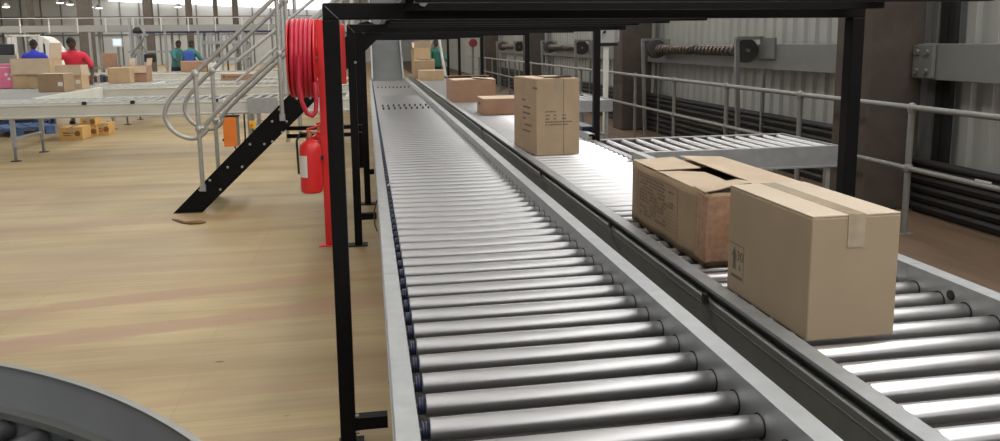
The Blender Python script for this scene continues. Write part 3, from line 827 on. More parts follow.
# top flaps: two long ones that meet, torn; back short flap lifted, right flap splayed outwards
def sheet(name, pts, ma=boardt):
    m2 = MB(); quad_sheet(m2, pts); return m2.build(name, ma, t)
zt = Hh+.003
m2 = MB(); n = 12; vs = []
for i in range(n+1):
    y = D*.16+(D*.60-D*.16)*i/n
    k = max(0, 1-(i/n)/.55)
    vs += [(.0+.006*k, y, zt-.004*k), (.10, y, zt+.002*k), (.225, y-.02*math.sin(i*1.3)*k, zt-.010-.012*k)]
m2.add(vs, [f for i in range(n) for f in ((3*i, 3*i+1, 3*i+4, 3*i+3), (3*i+1, 3*i+2, 3*i+5, 3*i+4))])
o = m2.build('left_flap', boardt, t); sf = o.modifiers.new('board thickness', 'SOLIDIFY'); sf.thickness = .004
sheet('left_flap', [(.0, D*.62, zt), (.215, D*.62, zt+.004), (.215, D, zt+.008), (0, D, zt)])
sheet('right_flap', [(.265, -.02, zt+.002), (W+.02, -.02, zt-.004), (W+.005, D, zt), (.25, D, zt+.012)])
sheet('splayed_flap', [(W-.01, -.03, zt-.008), (W+.075, .02, zt-.035), (W+.06, D*.55, zt-.03), (W, D*.62, zt-.002)])
sheet('back_flap', [(.04, D, zt-.006), (W-.05, D, zt-.006), (W-.06, D-.2, zt-.012), (.05, D-.2, zt-.012)])
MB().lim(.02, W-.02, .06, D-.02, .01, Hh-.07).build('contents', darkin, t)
# torn peak of board standing over the crushed corner
m2 = MB(); pk = [(.012, .05, zt-.006), (.06, .03, zt+.006), (.13, .015, zt+.026), (.19, .02, zt+.030), (.25, -.01, zt+.004), (.27, .10, zt+.012), (.21, .17, zt+.018), (.10, .18, zt+.004), (.012, .16, zt)]
m2.add(pk, [(0, 1, 8), (1, 7, 8), (1, 2, 7), (2, 6, 7), (2, 3, 6), (3, 5, 6), (3, 4, 5)])
o = m2.build('torn_flap', boardt, t); so2 = o.modifiers.new('board thickness', 'SOLIDIFY'); so2.thickness = .004
# wrinkled tape round the near corner
vs = []; n = 20; mm = 6
for j in range(mm+1):
    z = .02+(Hh-.035)*j/mm
    for i in range(n+1):
        s = i/n
        x, y = (0, .10*(1-s*2)) if s < .5 else ((s-.5)*2*.30, 0)
        q = wob(x, y, z); wr = .002+.0025*math.sin(i*2.1+j*.6)
        vs.append((q.x-wr if s < .5 else q.x, q.y-wr if s >= .45 else q.y, q.z))
MB().add(vs, [(j*(n+1)+i, j*(n+1)+i+1, (j+1)*(n+1)+i+1, (j+1)*(n+1)+i) for j in range(mm) for i in range(n)]).build('wrinkled_tape', mat('brown creased tape', (.40, .235, .145), .35, 0, .25, 40, .4), t, 60)
sc = MB()
for k in range(7): 
    a = k*.9; sc.add([(.23+.012*k, .06+.02*math.sin(a), zt+.010), (.245+.012*k, .065+.02*math.sin(a), zt+.018), (.24+.012*k, .09+.02*math.cos(a), zt+.011)], [(0, 1, 2)])
sc.build('torn_tape', mat('pale torn tape', (.75, .66, .55), .25), t)
# printed panel on the left side: frame and rows of small print
pr = MB(); X = -.0012
def pbar(ya, yb, za, zb): pr.lim(X, X+.0008, min(ya, yb), max(ya, yb), za, zb)
yA, yB = D-.085, .29
pbar(yA, yB, .262, .2645); pbar(yA, yA-.003, .045, .264); pbar(yB, yB+.003, .03, .264)
for r in range(12):
    z = .247-r*.0165; y = yA-.03
    pbar(yA-.02, yB+.02, z-.0055, z-.0045) if r > 3 else None
    end = yB+.05 if r in (1, 4, 5) else yB+.12+.05*random.random()
    while y > end:
        l = random.uniform(.012, .045)
        if random.random() < .72: pbar(y, max(end, y-l), z-.002, z+.007)
        y -= l+.010
pr.build('printed_panel', mat('faded printing ink', (.20, .14, .11), .8), t)

# tall carton
def tall_marks(t, w, d, h):
    pr = MB(); y = -d/2-.001
    rows = [(.345, [(.075, .10), (.105, .115), (.12, .165), ]), (.315, [(.075, .11), (.145, .17), (.215, .25)]), (.287, [(.075, .11), (.145, .17), (.215, .25)]), (.262, [(.075, .30)]), (.240, [(.075, .09), (.098, .22), (.225, .26)])]
    for z, segs in rows:
        for a, b in segs:
            x = -w/2+a
            while x < -w/2+b-.004:
                l = random.uniform(.006, .012)
                pr.lim(x, x+l, y, y+.0006, z, z+random.uniform(.009, .013)); x += l+.003
    pr.build('front_print', ink, t)
    x = -w/2-.001
    for k, (z, yy, l) in enumerate(((.42, .07, .04), (.365, .04, .09), (.315, .05, .10), (.27, .05, .04), (.22, .0, .09), (.17, .05, .10), (.53, -.22, .06))):
        yq = yy; p2 = MB()
        while yq > yy-l*2:
            q = random.uniform(.012, .025); p2.lim(x, x+.0006, yq-q, yq, z, z+.016); yq -= q+.004
        p2.build('side_print', mat('faded printing ink', (.20, .14, .11), .8), t)
    MB().lim(.045, .048, -d/2-.0015, -d/2, 0, h).build('joint_line', darkin, t)
    MB().prism([(-.10, h+.0), (.13, h+.0), (.16, h+.002), (.14, h+.018), (-.06, h+.012)], -d/2+.10, -d/2+.12).build('lifted_flap', darkin, t)
t = carton((1.455, 6.355, .70), (.365, .62, .612), math.radians(6), 'tall upright brown carton with lines of print, standing alone on the right conveyor', mat('warm brown cardboard', (.52, .38, .245), .85, 0, .10, 5, .05), mark=tall_marks)
# open reddish carton and the small one
carton((1.59, 12.25, .70), (.66, .80, .335), .03, 'wide reddish open carton on the right conveyor beyond the small carton', board3, 'ajar', topmat=boardt)
MB()
carton((1.70, 9.92, .70), (.58, .55, .205), .0, 'low small carton between the tall carton and the wide reddish one', board3, 'shut', tape=False, mark=lambda t, w, d, h: MB().lim(-w/2-.001, -w/2, -.02, .10, .11, .14).build('hand_hole', darkin, t))
# far stack
carton((1.53, 19.3, .70), (.59, .50, .25), .02, 'flat brown carton in front of the far carton stack', boardy if False else board2, 'shut', group='cartons at the far end of the right conveyor')
carton((1.43, 19.95, .70), (.50, .50, .47), -.05, 'middle open brown carton of the far group, behind the flat one', board, 'ajar', group='cartons at the far end of the right conveyor')
carton((1.41, 20.75, .70), (.42, .50, .78), .04, 'tallest open brown carton of the far group', board2, 'open', group='cartons at the far end of the right conveyor', open_angle=65)
carton((1.33, 21.8, .70), (.22, .45, .72), 0, 'narrow pale carton at the back left of the far group', board2, 'shut', tape=False, group='cartons at the far end of the right conveyor')

# leaning white pole by the far cartons
a, b = at(438.5, 36, 23.4), at(447, 80, 23.3)
tag(MB().ring_tube([(a.x, 23.4, a.z), (b.x+.06, 23.3, .0)], .04, 10).build('white_pole', white, None, 40), 'white pole leaning beside the far end of the right conveyor', 'pole')

# scrap on the floor
p = at(181, 221, 7.4); z0 = .0
t = tag(MB().ring_tube([(-1.84, 7.52, .010), (-1.77, 7.44, .012), (-1.70, 7.34, .016), (-1.62, 7.30, .02), (-1.55, 7.30, .02), (-1.51, 7.33, .010)], [.010, .022, .018, .034, .040, .012], 8).build('cardboard_scrap', mat('scrap cardboard', (.22, .12, .05), .9), None, 60), 'crumpled brown scrap lying on the plywood near the stair foot', 'scrap')
t.scale = (1, 1, .55)

# scrap of board lying on the near rollers of the left conveyor
q = at(560, 437, 1.46)
ch = MB(); quad_sheet(ch, [(-.02, -.012, .003), (.018, -.016, .008), (.022, .012, .016), (-.014, .014, .010)], .003)
ch = tag(ch.build('cardboard_chip', mat('scrap cardboard', (.22, .12, .05), .9)), 'tiny brown chip lying on the nearest rollers of the left conveyor', 'scrap')
ch.location = (q.x, 1.470, ZR)

# ================================================================== LEFT BACKGROUND CONVEYORS
def cross_conveyor(x0, x1, y0, y1, zt, label, legs, pitch=.15, depth=.22, along='x', drop=.0):
    """bed with rails along x (rollers along y) or along y (rollers along x)"""
    t = thing('cross_conveyor', label, 'conveyor', (0, 0, 0), 0, 'grey cross conveyors in the left hall')
    if along == 'x':
        for y, s in ((y0, 1), (y1, -1)):
            p = [(y, zt-depth), (y-s*.012, zt-depth+.02), (y, zt-depth+.04), (y, zt-.055), (y-s*.01, zt-.045), (y-s*.01, zt-.03), (y, zt-.02), (y, zt), (y+s*.04, zt), (y+s*.04, zt-.006), (y+s*.006, zt-.006), (y+s*.006, zt-depth)]
            MB().prism(p, x0, x1, 'yz').build('side_rail', panelm, t)
        for x in (x0, x1): MB().lim(x-.004, x+.004, y0, y1, zt-depth, zt-.03).build('end_plate', panelm, t)
        n = int((x1-x0)/pitch)
    else:
        for x, s in ((x0, 1), (x1, -1)):
            MB().prism([(x, zt-depth), (x, zt+.01), (x+s*.07, zt+.01), (x+s*.07, zt+.004), (x+s*.006, zt+.004), (x+s*.006, zt-depth)], y0, y1, 'xz').build('side_rail', panelm, t)
        n = int((y1-y0)/pitch)
    proto = None
    for i in range(min(n, 99)):
        if proto is None:
            if along == 'x': proto = MB().lathe([(.024, y0+.045), (.024, y1-.045)], (0, 0, 0), 'y', 12).build('roller', dullr, t, 40)
            else: proto = MB().lathe([(.024, x0+.075), (.024, x1-.075)], (0, 0, 0), 'x', 12).build('roller', dullr, t, 40)
            o = proto
        else: o = copy_child(proto, t)
        o.location = (x0+pitch*(i+.5), 0, zt-.018) if along == 'x' else (0, y0+pitch*(i+.5), zt-.018)
    for x in legs:
        for y in (y0+.03, y1-.03):
            lg = MB().lim(x-.03, x+.03, y-.02, y+.02, .20, zt-depth).build('leg', galv, t)
            MB().lim(x-.018, x+.018, y-.012, y+.012, .01, .20).build('adjuster', galvd, lg)
            MB().lathe([(.07, 0), (.07, .008), (.02, .014)], (x, y, 0), 'z', 14).build('foot', blackm, lg, 40)
        MB().lim(x-.015, x+.015, y0+.05, y1-.05, .30, .335).build('cross_brace', galv, t)
    return t
ZA = .82
ca = cross_conveyor(-11.5, -.15, 11.98, 13.02, ZA, 'nearest grey cross conveyor in the left hall, long side rail toward the camera', (-9.5, -7.2, -4.99, -1.75, -.5))
for x, y in ((-4.0, 11.965), (-3.35, 11.965), (-2.2, 11.965)):
    MB().lim(x-.03, x+.03, y-.025, y+.005, ZA-.035, ZA+.012).build('photo_sensor', blackm, ca, bevel=.006)
MB().lim(-1.76, -1.33, 11.94, 11.975, .60, .83).build('cover_plate', galv, ca)
cross_conveyor(-7.0, -5.06, 13.06, 16.22, ZA, 'grey link conveyor under the loose cartons at left, between two cross conveyors', (), along='y')
cross_conveyor(-13, -.2, 16.26, 17.24, ZA, 'second grey cross conveyor in the left hall, behind the nearest one', (-10.5, -8, -4.95, -2.3))
cross_conveyor(-5.52, -4.4, 17.28, 18.26, ZA, 'short grey link conveyor under the upright pale carton', (), along='y')
cross_conveyor(-13, -.3, 18.30, 19.5, ZA, 'third grey cross conveyor in the left hall, carrying a long low carton', (-11, -8, -5, -2))
cross_conveyor(-10, -1.5, 24.0, 25.2, ZA+.02, 'farthest grey cross conveyor in the left hall, in front of the two workers', (-9, -6, -3))

# orange cabinet and yellow stop box under the near cross conveyor
t = thing('control_cabinet', 'orange control cabinet hung under the nearest cross conveyor, by the stair', 'cabinet')
a, b = at(223, 117, 11.86), at(238, 146, 11.86)
MB().lim(a.x, b.x, 11.80, 11.96, b.z, a.z).build('enclosure', orange, t, bevel=.008)
MB().lim(b.x, b.x+.02, 11.81, 11.95, b.z+.01, a.z-.01).build('side_cover', galvd, t)
MB().lim(a.x-.02, b.x+.03, 11.80, 11.97, a.z, a.z+.02).build('hanger', blackm, t)
MB().cyl((a.x-.02, 11.83, b.z+.1), (a.x, 11.83, b.z+.1), .02, 10).build('lock', blackm, t, 40)
for x in (a.x+.05, b.x-.05): MB().lim(x-.012, x+.012, 11.9, 11.93, a.z+.02, .61).build('hanging_rod', galvd, t)
MB().ring_tube([(b.x-.05, 11.88, b.z), (b.x-.02, 11.88, b.z-.09), (b.x+.06, 11.9, b.z-.06), (b.x+.1, 11.93, b.z+.1), (b.x+.1, 11.94, .6)], .012, 8).build('cable', blackm, t, 60)
t = thing('emergency_stop_box', 'small yellow emergency stop box with an orange button, right of the orange cabinet', 'stop button')
a, b = at(249, 121, 11.9), at(255.5, 128.5, 11.9)
MB().lim(a.x, b.x, 11.87, 11.95, b.z, a.z).build('enclosure', yellow, t, bevel=.008)
MB().lathe([(.026, 0), (.030, -.012), (.026, -.03), (0, -.034)], ((a.x+b.x)/2, 11.87, (a.z+b.z)/2), 'y', 14).build('button', orange, t, 40)
MB().lim((a.x+b.x)/2-.015, (a.x+b.x)/2+.015, 11.92, 11.95, a.z, .60).build('bracket', galvd, t)
MB().ring_tube([((a.x+b.x)/2, 11.92, b.z), ((a.x+b.x)/2+.02, 11.92, b.z-.12), ((a.x+b.x)/2+.03, 11.93, b.z-.22), ((a.x+b.x)/2+.07, 11.93, b.z-.1)], .011, 8).build('cable', blackm, t, 60)

# cartons on the left conveyors
def pc(u0, u1, v0, v1, Y, d, label, ma, flaps='shut', rz=0, zb=ZA+.006, name=None, **kw):
    """carton whose front face fills this part of the photograph at depth Y"""
    a, b = at(u0, v1, Y), at(u1, v0, Y)
    w, h = abs(b.x-a.x), max(.08, b.z-zb)
    return carton(((a.x+b.x)/2, Y+d/2, zb), (w, d, h), rz, label, ma, flaps, **kw)
sticker = lambda t, w, d, h: MB().lim(w/2-.10, w/2-.02, -d/2-.002, -d/2-.0005, .10, .17).build('white_label', white, t)
pc(13, 49, 58.5, 86, 16.45, .62, 'biggest carton on the left conveyors, open flaps, beside the pink one', board2, 'open', angles=(-84, -80, -85, 84), mark=lambda t, w, d, h: [MB().lim(-.1, .25, -d/2-.002, -d/2-.0005, z, z+.02).build('print_line', board3, t) for z in (.22, .30)] and None)
pc(39, 64, 73.5, 91, 14.9, .42, 'front small carton with a white label on the left link conveyor', board, 'shut', rz=-.06, mark=sticker, tape=False)
pc(57, 80, 65, 88, 15.75, .40, 'carton with a white label just behind the front small carton, below the red shirt', board2, 'open', mark=sticker, angles=(-84, -60, -84, -86))
t = pc(-4, 12.4, 64, 86, 16.5, .45, 'pink carton with a white emblem at the left edge', pinkm, 'shut', topmat=pinkm, tape=False)
t.name = 'pink_carton'
em = MB()
for a0, r in ((0.5, .055), (2.6, .055), (4.7, .055)):
    em.prism([(.08+r*math.cos(a0)+.03*math.cos(q*PI/5), .24+r*math.sin(a0)+.03*math.sin(q*PI/5)) for q in range(10)], -.2285, -.2265)
em.build('white_emblem', white, t)
MB().lim(-.15, .17, -.228, -.2255, .395, .41).build('white_stripe', white, t)
pc(108, 129, 67.5, 82, 17.9, .35, 'upright pale carton on the short link conveyor', board2, 'shut', rz=.03, tape=False)
pc(131, 146, 65.5, 79, 18.4, .45, 'open reddish carton with raised pale flaps right of the upright pale carton', board3, 'open', angles=(-80, -70, 86, 80))
pc(181, 206, 61, 72, 24.1, .5, 'reddish carton in front of the two workers', board3, 'shut', zb=ZA+.03, tape=False)
pc(221, 252, 73.5, 80, 18.4, .40, 'long low carton with dark print, behind the stair handrail', board3, 'shut', topmat=boardt, tape=False, mark=lambda t, w, d, h: [MB().lim(-w/2+.04, -w/2+.10, -d/2-.002, -d/2-.0005, .05, .11).build('round_print', ink, t), MB().lim(-w/2+.14, .15, -d/2-.002, -d/2-.0005, .06, .09).build('print_line', ink, t)] and None)
pc(345, 352, 84, 97, 16.4, .4, 'brown carton seen between the black posts left of the incline', board2, 'shut', tape=False)
pc(102, 111, 53, 57, 27, .6, 'brown carton on the far bench below the monitor', board3, 'shut', zb=.95, tape=False)
pc(208, 219, 63, 71, 24.2, .4, 'white carton beside the reddish one on the farthest cross conveyor', white, 'shut', zb=ZA+.03, topmat=white, tape=False)
# small goods lined up on the third conveyor
cols = [(.05, .05, .06), (.30, .14, .08), (.35, .33, .3), (.12, .06, .05), (.5, .48, .44), (.08, .1, .16)]
bk = None
for i in range(7):
    u = 88+i*3.0; q = at(u, 80, 18.75)
    mm = mat('goods %d' % (i % 6), cols[i % 6], .6)
    o = MB().lim(-.03, .03, -.10, .10, 0, .13+.02*(i % 3)).build('goods_packet', mm, None, bevel=.004)
    o.location = (q.x, 18.75, ZA+.006)
    tag(o, ['dark packet, first from the left in the row left of the upright pale carton', 'brown packet, second in the row left of the upright pale carton', 'grey packet, third in the row left of the upright pale carton', 'dark brown packet, fourth in the row near the upright pale carton', 'pale packet, fifth in the row near the upright pale carton', 'navy packet, sixth in the row near the upright pale carton', 'black packet, last on the right in the row of small packets'][i], 'packet', 'row of small packets')

# pallets and yellow cartons on the floor under the conveyors
def pallet(loc, rz, label, first=None):
    if first: return copy_thing(first, label, loc, rz)
    t = thing('plastic_pallet', label, 'pallet', loc, rz, 'blue pallets under the conveyor')
    d = MB()
    for k in range(6): d.lim(-.6+k*.205, -.6+k*.205+.175, -.5, .5, .125, .15)
    for y in (-.5, -.05, .4): d.lim(-.6, .6, y, y+.1, .10, .127)
    d.build('deck', bluem, t)
    for x in (-.6, -.08, .44):
        for y in (-.5, -.07, .36): MB().lim(x, x+.16, y, y+.14, .02, .10).build('block', bluem, t)
    for x in (-.6, -.08, .44): MB().lim(x, x+.16, -.5, .5, 0, .02).build('runner', bluem, t)
    return t
q = at(42, 137, 15.6)
p0 = pallet((-6.6, 15.9, 0), .55, 'blue plastic pallet on the floor beside the yellow-brown cartons')
pallet((-7.1, 17.3, .0), .1, 'blue plastic pallet on the floor at the far left, behind the other', p0)
pallet((-7.12, 17.3, .151), .14, 'top blue pallet of the two stacked at the far left', p0)
def ground_carton(u0, u1, v0, v1, d, label, rz=0, zb=0, Y=None):
    if Y is None:
        Y = 10
        for _ in range(60):
            q = at(u0, v1, Y); Y *= (1.6-zb)/(1.6-q.z)
    a, b = at(u0, v1, Y), at(u1, v0, Y)
    def mk(t, w, d, h): MB().lim(-w*.35, w*.1, -d/2-.002, -d/2-.0005, h*.5, h*.62).lim(-w*.35, w*.0, -d/2-.002, -d/2-.0005, h*.32, h*.4).lathe([(.03, -d/2-.002), (.05, -d/2-.002), (.05, -d/2-.0005)], (w*.28, 0, h*.5), 'y', 12).build('print', mat('brown printing ink', (.25, .11, .04), .8), t)
    carton(((a.x+b.x)/2, Y+d/2, zb), (b.x-a.x, d, b.z-zb), rz, label, boardy, topmat=boardy, mark=mk, group='yellow-brown cartons on the floor'), Y
    return Y
y1 = ground_carton(60, 82, 127, 140.5, .42, 'yellow-brown carton lying alone on the floor, left of the stack')
y2 = ground_carton(82, 96.5, 126.5, 136.5, .40, 'bottom yellow-brown carton of the small floor stack')
hb = at(82, 126.5, y2).z
ground_carton(81, 95, 117.5, 126.5, .36, 'upper yellow-brown carton on the small floor stack', zb=hb+.002, Y=y2+.02)
ground_carton(97.5, 108, 123, 135, .38, 'yellow-brown carton on the floor right of the small stack', Y=y2+.1)

# ================================================================== PEOPLE
def skin_obj(name, verts, edges, radii, ma, parent, root=0, sub=2):
    me = bpy.data.meshes.new(name); me.from_pydata(verts, edges, [])
    me.materials.append(ma)
    o = bpy.data.objects.new(name, me); COL.objects.link(o)
    if parent: o.parent = parent
    if not me.skin_vertices: me.attributes  # layer is made by the modifier
    md = o.modifiers.new('skin', 'SKIN'); md.use_smooth_shade = True
    if not me.skin_vertices:
        bm = bmesh.new(); bm.from_mesh(me); bm.verts.layers.skin.verify(); bm.to_mesh(me); bm.free()
    lay = me.skin_vertices[0].data
    for i, r in enumerate(radii):
        lay[i].radius = r if isinstance(r, tuple) else (r, r); lay[i].use_root = (i == root)
    sb = o.modifiers.new('sub', 'SUBSURF'); sb.levels = sb.render_levels = sub
    return o

def person(loc, rz, label, shirt, lean=0., arms=((.30, -.1), (.30, -.1)), bib=None, head_turn=0., look_down=.2, sleeve=.45, height=1.74):
    """standing figure facing -y before rotation; arms: (forward swing, outward) per arm in radians"""
    t = thing('person', label, 'person', loc, rz)
    k = height/1.74
    def B(x, y, z):   # lean the upper body forward (-y) about the hips
        if z > .95:
            dz = z-.95; z2 = .95+dz*math.cos(lean)-(-y)*math.sin(lean)*0; y2 = y*math.cos(lean)-dz*math.sin(lean); return (x*k, y2*k, z2*k)
        return (x*k, y*k, z*k)
    V = []; E = []; Rr = []
    def add(p, r, par=None):
        V.append(p); Rr.append((r[0]*k, r[1]*k) if isinstance(r, tuple) else r*k)
        if par is not None: E.append((par, len(V)-1))
        return len(V)-1
    pel = add(B(0, 0, .96), (.15, .105))
    wa = add(B(0, 0, 1.10), (.135, .095), pel); ch = add(B(0, 0, 1.29), (.155, .105), wa)
    nk = add(B(0, .01, 1.43), (.075, .07), ch); nk2 = add(B(0, -.005, 1.50), (.055, .055), nk)
    legs = []
    for s in (-1, 1):
        hp = add(B(s*.095, 0, .88), .085, pel); kn = add((s*.105*k, -.01*k, .49*k), .058, hp); an = add((s*.11*k, .02*k, .09*k), .04, kn)
        to = add((s*.125*k, -.13*k, .035*k), (.042, .03), an); legs.append((hp, kn, an, to))
    hands = []; elb = []; shs = []
    for s, (sw, out) in zip((-1, 1), arms):
        sh = add(B(s*.185, .01, 1.385), .062, ch); shs.append(sh)
        up_ = .29; fo = .26
        sp = Vector(B(s*.20, .01, 1.375))
        d1 = Vector((s*math.sin(.16+out), -math.sin(sw), -math.cos(sw))).normalized()
        e = sp+d1*up_*k; ei = add(tuple(e), .043, sh)
        d2 = Vector((-s*.10, -math.sin(sw+.65), -math.cos(sw+.65))).normalized()
        w = e+d2*fo*k; wi = add(tuple(w), .028, ei)
        pa = add(tuple(w+d2*.055*k), (.036, .018), wi); hands.append((w, d2, pa, s)); elb.append((sp, e, w))
    body = skin_obj('body', V, E, Rr, skinm, t); V0 = list(V)
    # hands: palm plus five separate fingers, each its own short skinned chain
    for w, d2, pa, s in hands:
        hv = []; he = []; hr = []
        side = Vector((1, 0, 0)); side = (side-d2*side.dot(d2)).normalized(); curl = d2.cross(side)*-s
        base = w+d2*.05*k
        hv.append(tuple(w+d2*.02*k)); hr.append(.02*k)
        hv.append(tuple(base+d2*.02*k)); hr.append((.03*k, .014*k)); he.append((0, 1))
        for j, ln in enumerate((.065, .075, .072, .058)):
            b0 = base+d2*.04*k+side*(-.027+.018*j)*k
            hv.append(tuple(b0)); hr.append(.0085*k); he.append((1, len(hv)-1))
            hv.append(tuple(b0+d2*ln*.5*k+curl*.008*k)); hr.append(.008*k); he.append((len(hv)-2, len(hv)-1))
            hv.append(tuple(b0+d2*ln*.85*k+curl*.028*k)); hr.append(.007*k); he.append((len(hv)-2, len(hv)-1))
        b0 = base-side*.03*k*s
        hv.append(tuple(b0)); hr.append(.011*k); he.append((0, len(hv)-1))
        hv.append(tuple(b0-side*s*.02*k+d2*.03*k+curl*.015*k)); hr.append(.009*k); he.append((len(hv)-2, len(hv)-1))
        skin_obj('hand', hv, he, hr, skinm, body, 0, 1)
    # head on the neck
    hc = Vector(B(0, -.02, 1.62))
    bm = bmesh.new(); bmesh.ops.create_uvsphere(bm, u_segments=24, v_segments=16, radius=1)
    Mh = Matrix.Rotation(head_turn, 3, 'Z') @ Matrix.Rotation(-look_down-lean*.6, 3, 'X')
    Mh = Matrix.Rotation(head_turn, 3, 'Z') @ Matrix.Rotation(look_down+lean*.6, 3, 'X')
    for v in bm.verts:
        x, y, z = v.co
        p = Vector((x*.076, y*.095, z*.118))
        if z < -.2: p.x *= 1-.28*(-z-.2); p.y -= .012*(-z-.2)    # jaw
        if y < -.6 and abs(x) < .28 and -.35 < z < .12: p.y -= .022*(1-abs(x)/.28)*(1-abs(z+.18)/.32)   # nose
        if y < -.55 and abs(x) < .5 and .05 < z < .28 and abs(x) > .2: p.y += .010   # eye sockets
        if y < -.6 and abs(x) < .35 and -.62 < z < -.45: p.y -= .008   # lips
        v.co = p
    me = bpy.data.meshes.new('head'); bm.to_mesh(me); bm.free(); me.materials.append(skinm)
    for p in me.polygons: p.use_smooth = True
    hd = bpy.data.objects.new('head', me); COL.objects.link(hd); hd.parent = t
    hd.matrix_local = Matrix.Translation(hc) @ Mh.to_4x4() @ Matrix.Scale(k, 4)
    for s in (-1, 1):
        MB().lathe([(0, -.003), (.009, -.001), (.009, .004), (0, .006)], (s*.03, -.079, .018), 'y', 10).build('eye', eyem, hd, 60)
        MB().lathe([(0, -.012), (.022, -.008), (.028, 0), (.018, .010), (0, .010)], (s*.078, .005, .0), 'x', 12).build('ear', skinm, hd, 60)
    mo = MB().ring_tube([(-.024, -.089, -.062), (0, -.099, -.060), (.024, -.089, -.062)], .005, 6).build('mouth', mat('lip', (.10, .045, .035), .5), hd, 60)
    bm = bmesh.new(); bmesh.ops.create_uvsphere(bm, u_segments=24, v_segments=16, radius=1)
    bmesh.ops.delete(bm, geom=[v for v in bm.verts if v.co.z < .12-.55*max(0, v.co.y) or (v.co.y < -.55 and v.co.z < .52)], context='VERTS')
    for v in bm.verts: v.co = Vector((v.co.x*.082, v.co.y*.101, v.co.z*.126))
    me = bpy.data.meshes.new('hair'); bm.to_mesh(me); bm.free(); me.materials.append(hairm)
    for p in me.polygons: p.use_smooth = True
    hr_ = bpy.data.objects.new('hair', me); COL.objects.link(hr_); hr_.parent = hd
    # clothing follows the body surface: shirt with sleeves, trousers
    segs = [('hipband', V0[0], V0[1], .11), ('torso', V0[1], V0[2], .12), ('torso', V0[2], V0[3], .09), ('neck', V0[3], V0[4], .06)]
    for hp, kn, an, to in legs: segs += [('hip', V0[0], V0[hp], .09), ('thigh', V0[hp], V0[kn], .07), ('shank', V0[kn], V0[an], .05), ('foot', V0[an], V0[to], .04)]
    for sh, (sp, e, w) in zip(shs, elb): segs += [('torso', V0[2], V0[sh], .09), ('upper', V0[sh], tuple(e), .055), ('fore', tuple(e), tuple(w), .036), ('hand', tuple(w), tuple(w+(w-e)*.3), .03)]
    bpy.context.view_layer.update()
    dg = bpy.context.evaluated_depsgraph_get()
    def garment(name, ma, test, grow, cuts=(), parent=t):
        me = bpy.data.meshes.new_from_object(body.evaluated_get(dg)); me.name = name
        bm = bmesh.new(); bm.from_mesh(me)
        for co, no in cuts: bmesh.ops.bisect_plane(bm, geom=bm.verts[:]+bm.edges[:]+bm.faces[:], plane_co=co, plane_no=no)
        bm.normal_update(); keep = {}
        for v in bm.verts:
            best = None
            for nm, a, b, r in segs:
                a = Vector(a); ab = Vector(b)-a; u = max(0, min(1, (v.co-a).dot(ab)/max(1e-9, ab.length_squared)))
                dd = (v.co-a-ab*u).length-r*k
                if best is None or dd < best[0]: best = (dd, nm, u)
            keep[v] = test(best[1], best[2], v.co)
        mv = {v: v.normal.copy() for v in bm.verts}
        for v in bm.verts: v.co += mv[v]*grow
        bmesh.ops.delete(bm, geom=[f for f in bm.faces if not all(keep[v] for v in f.verts)], context='FACES')
        bm.to_mesh(me); bm.free(); me.materials.clear(); me.materials.append(ma)
        for p in me.polygons: p.use_smooth = True
        o = bpy.data.objects.new(name, me); COL.objects.link(o); o.parent = parent
        sd = o.modifiers.new('cloth', 'SOLIDIFY'); sd.thickness = .006; sd.offset = 1
        return o
    def in_shirt(nm, u, co): return (nm in ('torso', 'hipband') and co.z > .899*k) or (nm == 'upper' and u < sleeve*2) or (nm == 'fore' and u < sleeve*2-1) or (nm in ('hip', 'thigh') and co.z > .899*k)
    def in_trousers(nm, u, co): return (nm in ('hip', 'thigh', 'hipband', 'torso') and co.z < .981*k) or (nm == 'shank' and u < .95)
    garment('shirt', shirt, in_shirt, .013, [((0, 0, .90*k), (0, 0, 1))])
    garment('trousers', trous, in_trousers, .006, [((0, 0, .98*k), (0, 0, 1))])
    if bib:
        garment('bib', bib, lambda nm, u, co: nm in ('torso', 'hipband', 'hip', 'thigh') and abs(co.x) < .1351*k and .849*k < co.z < 1.3801*k, .024, [((0, 0, .85*k), (0, 0, 1)), ((0, 0, 1.38*k), (0, 0, 1)), ((.135*k, 0, 0), (1, 0, 0)), ((-.135*k, 0, 0), (1, 0, 0))])
    for s in (-1, 1):
        MB().box((s*.118*k, -.05*k, .035*k), (.09*k, .27*k, .07*k)).build('shoe', blackm, t, bevel=.02)
    return t
q = at(72, 44, 17.7)
person((q.x-.02, 17.78, 0), .25, 'person in a red polo shirt bending over cartons, arms reaching down', shirtr, lean=.28, arms=((-.15, .85), (-.1, .35)), look_down=.5, head_turn=-.5, height=1.84)
q = at(33, 44, 20.3)
person((q.x, 20.3, 0), PI+.2, 'person in a blue shirt seen from behind the biggest left carton', shirtb, lean=.05, arms=((.5, .05), (.5, .05)), look_down=.1, height=1.80)
q = at(176.5, 44, 26.9)
person((q.x-.05, 26.85, 0), 1.0, 'person in a teal shirt turned sideways, left of the pair of workers', teal, lean=.2, arms=((.6, 0), (.8, 0)), look_down=.35, sleeve=.5, height=1.80)
q = at(188, 44, 25.8)
person((q.x, 25.8, 0), PI-.3, 'person in royal blue bib over teal sleeves, seen from behind, right of the pair', teal, lean=.25, arms=((.35, .15), (.35, .15)), bib=overb, look_down=.3, sleeve=.75, height=1.80)
q = at(434, 44, 26)
person((q.x, 25.5, 0), .3, 'person in a green work coat standing beyond the far cartons on the right conveyor', tealg, lean=.05, arms=((.5, .1), (.5, .1)), look_down=.2, sleeve=.9, bib=tealg, height=1.72)

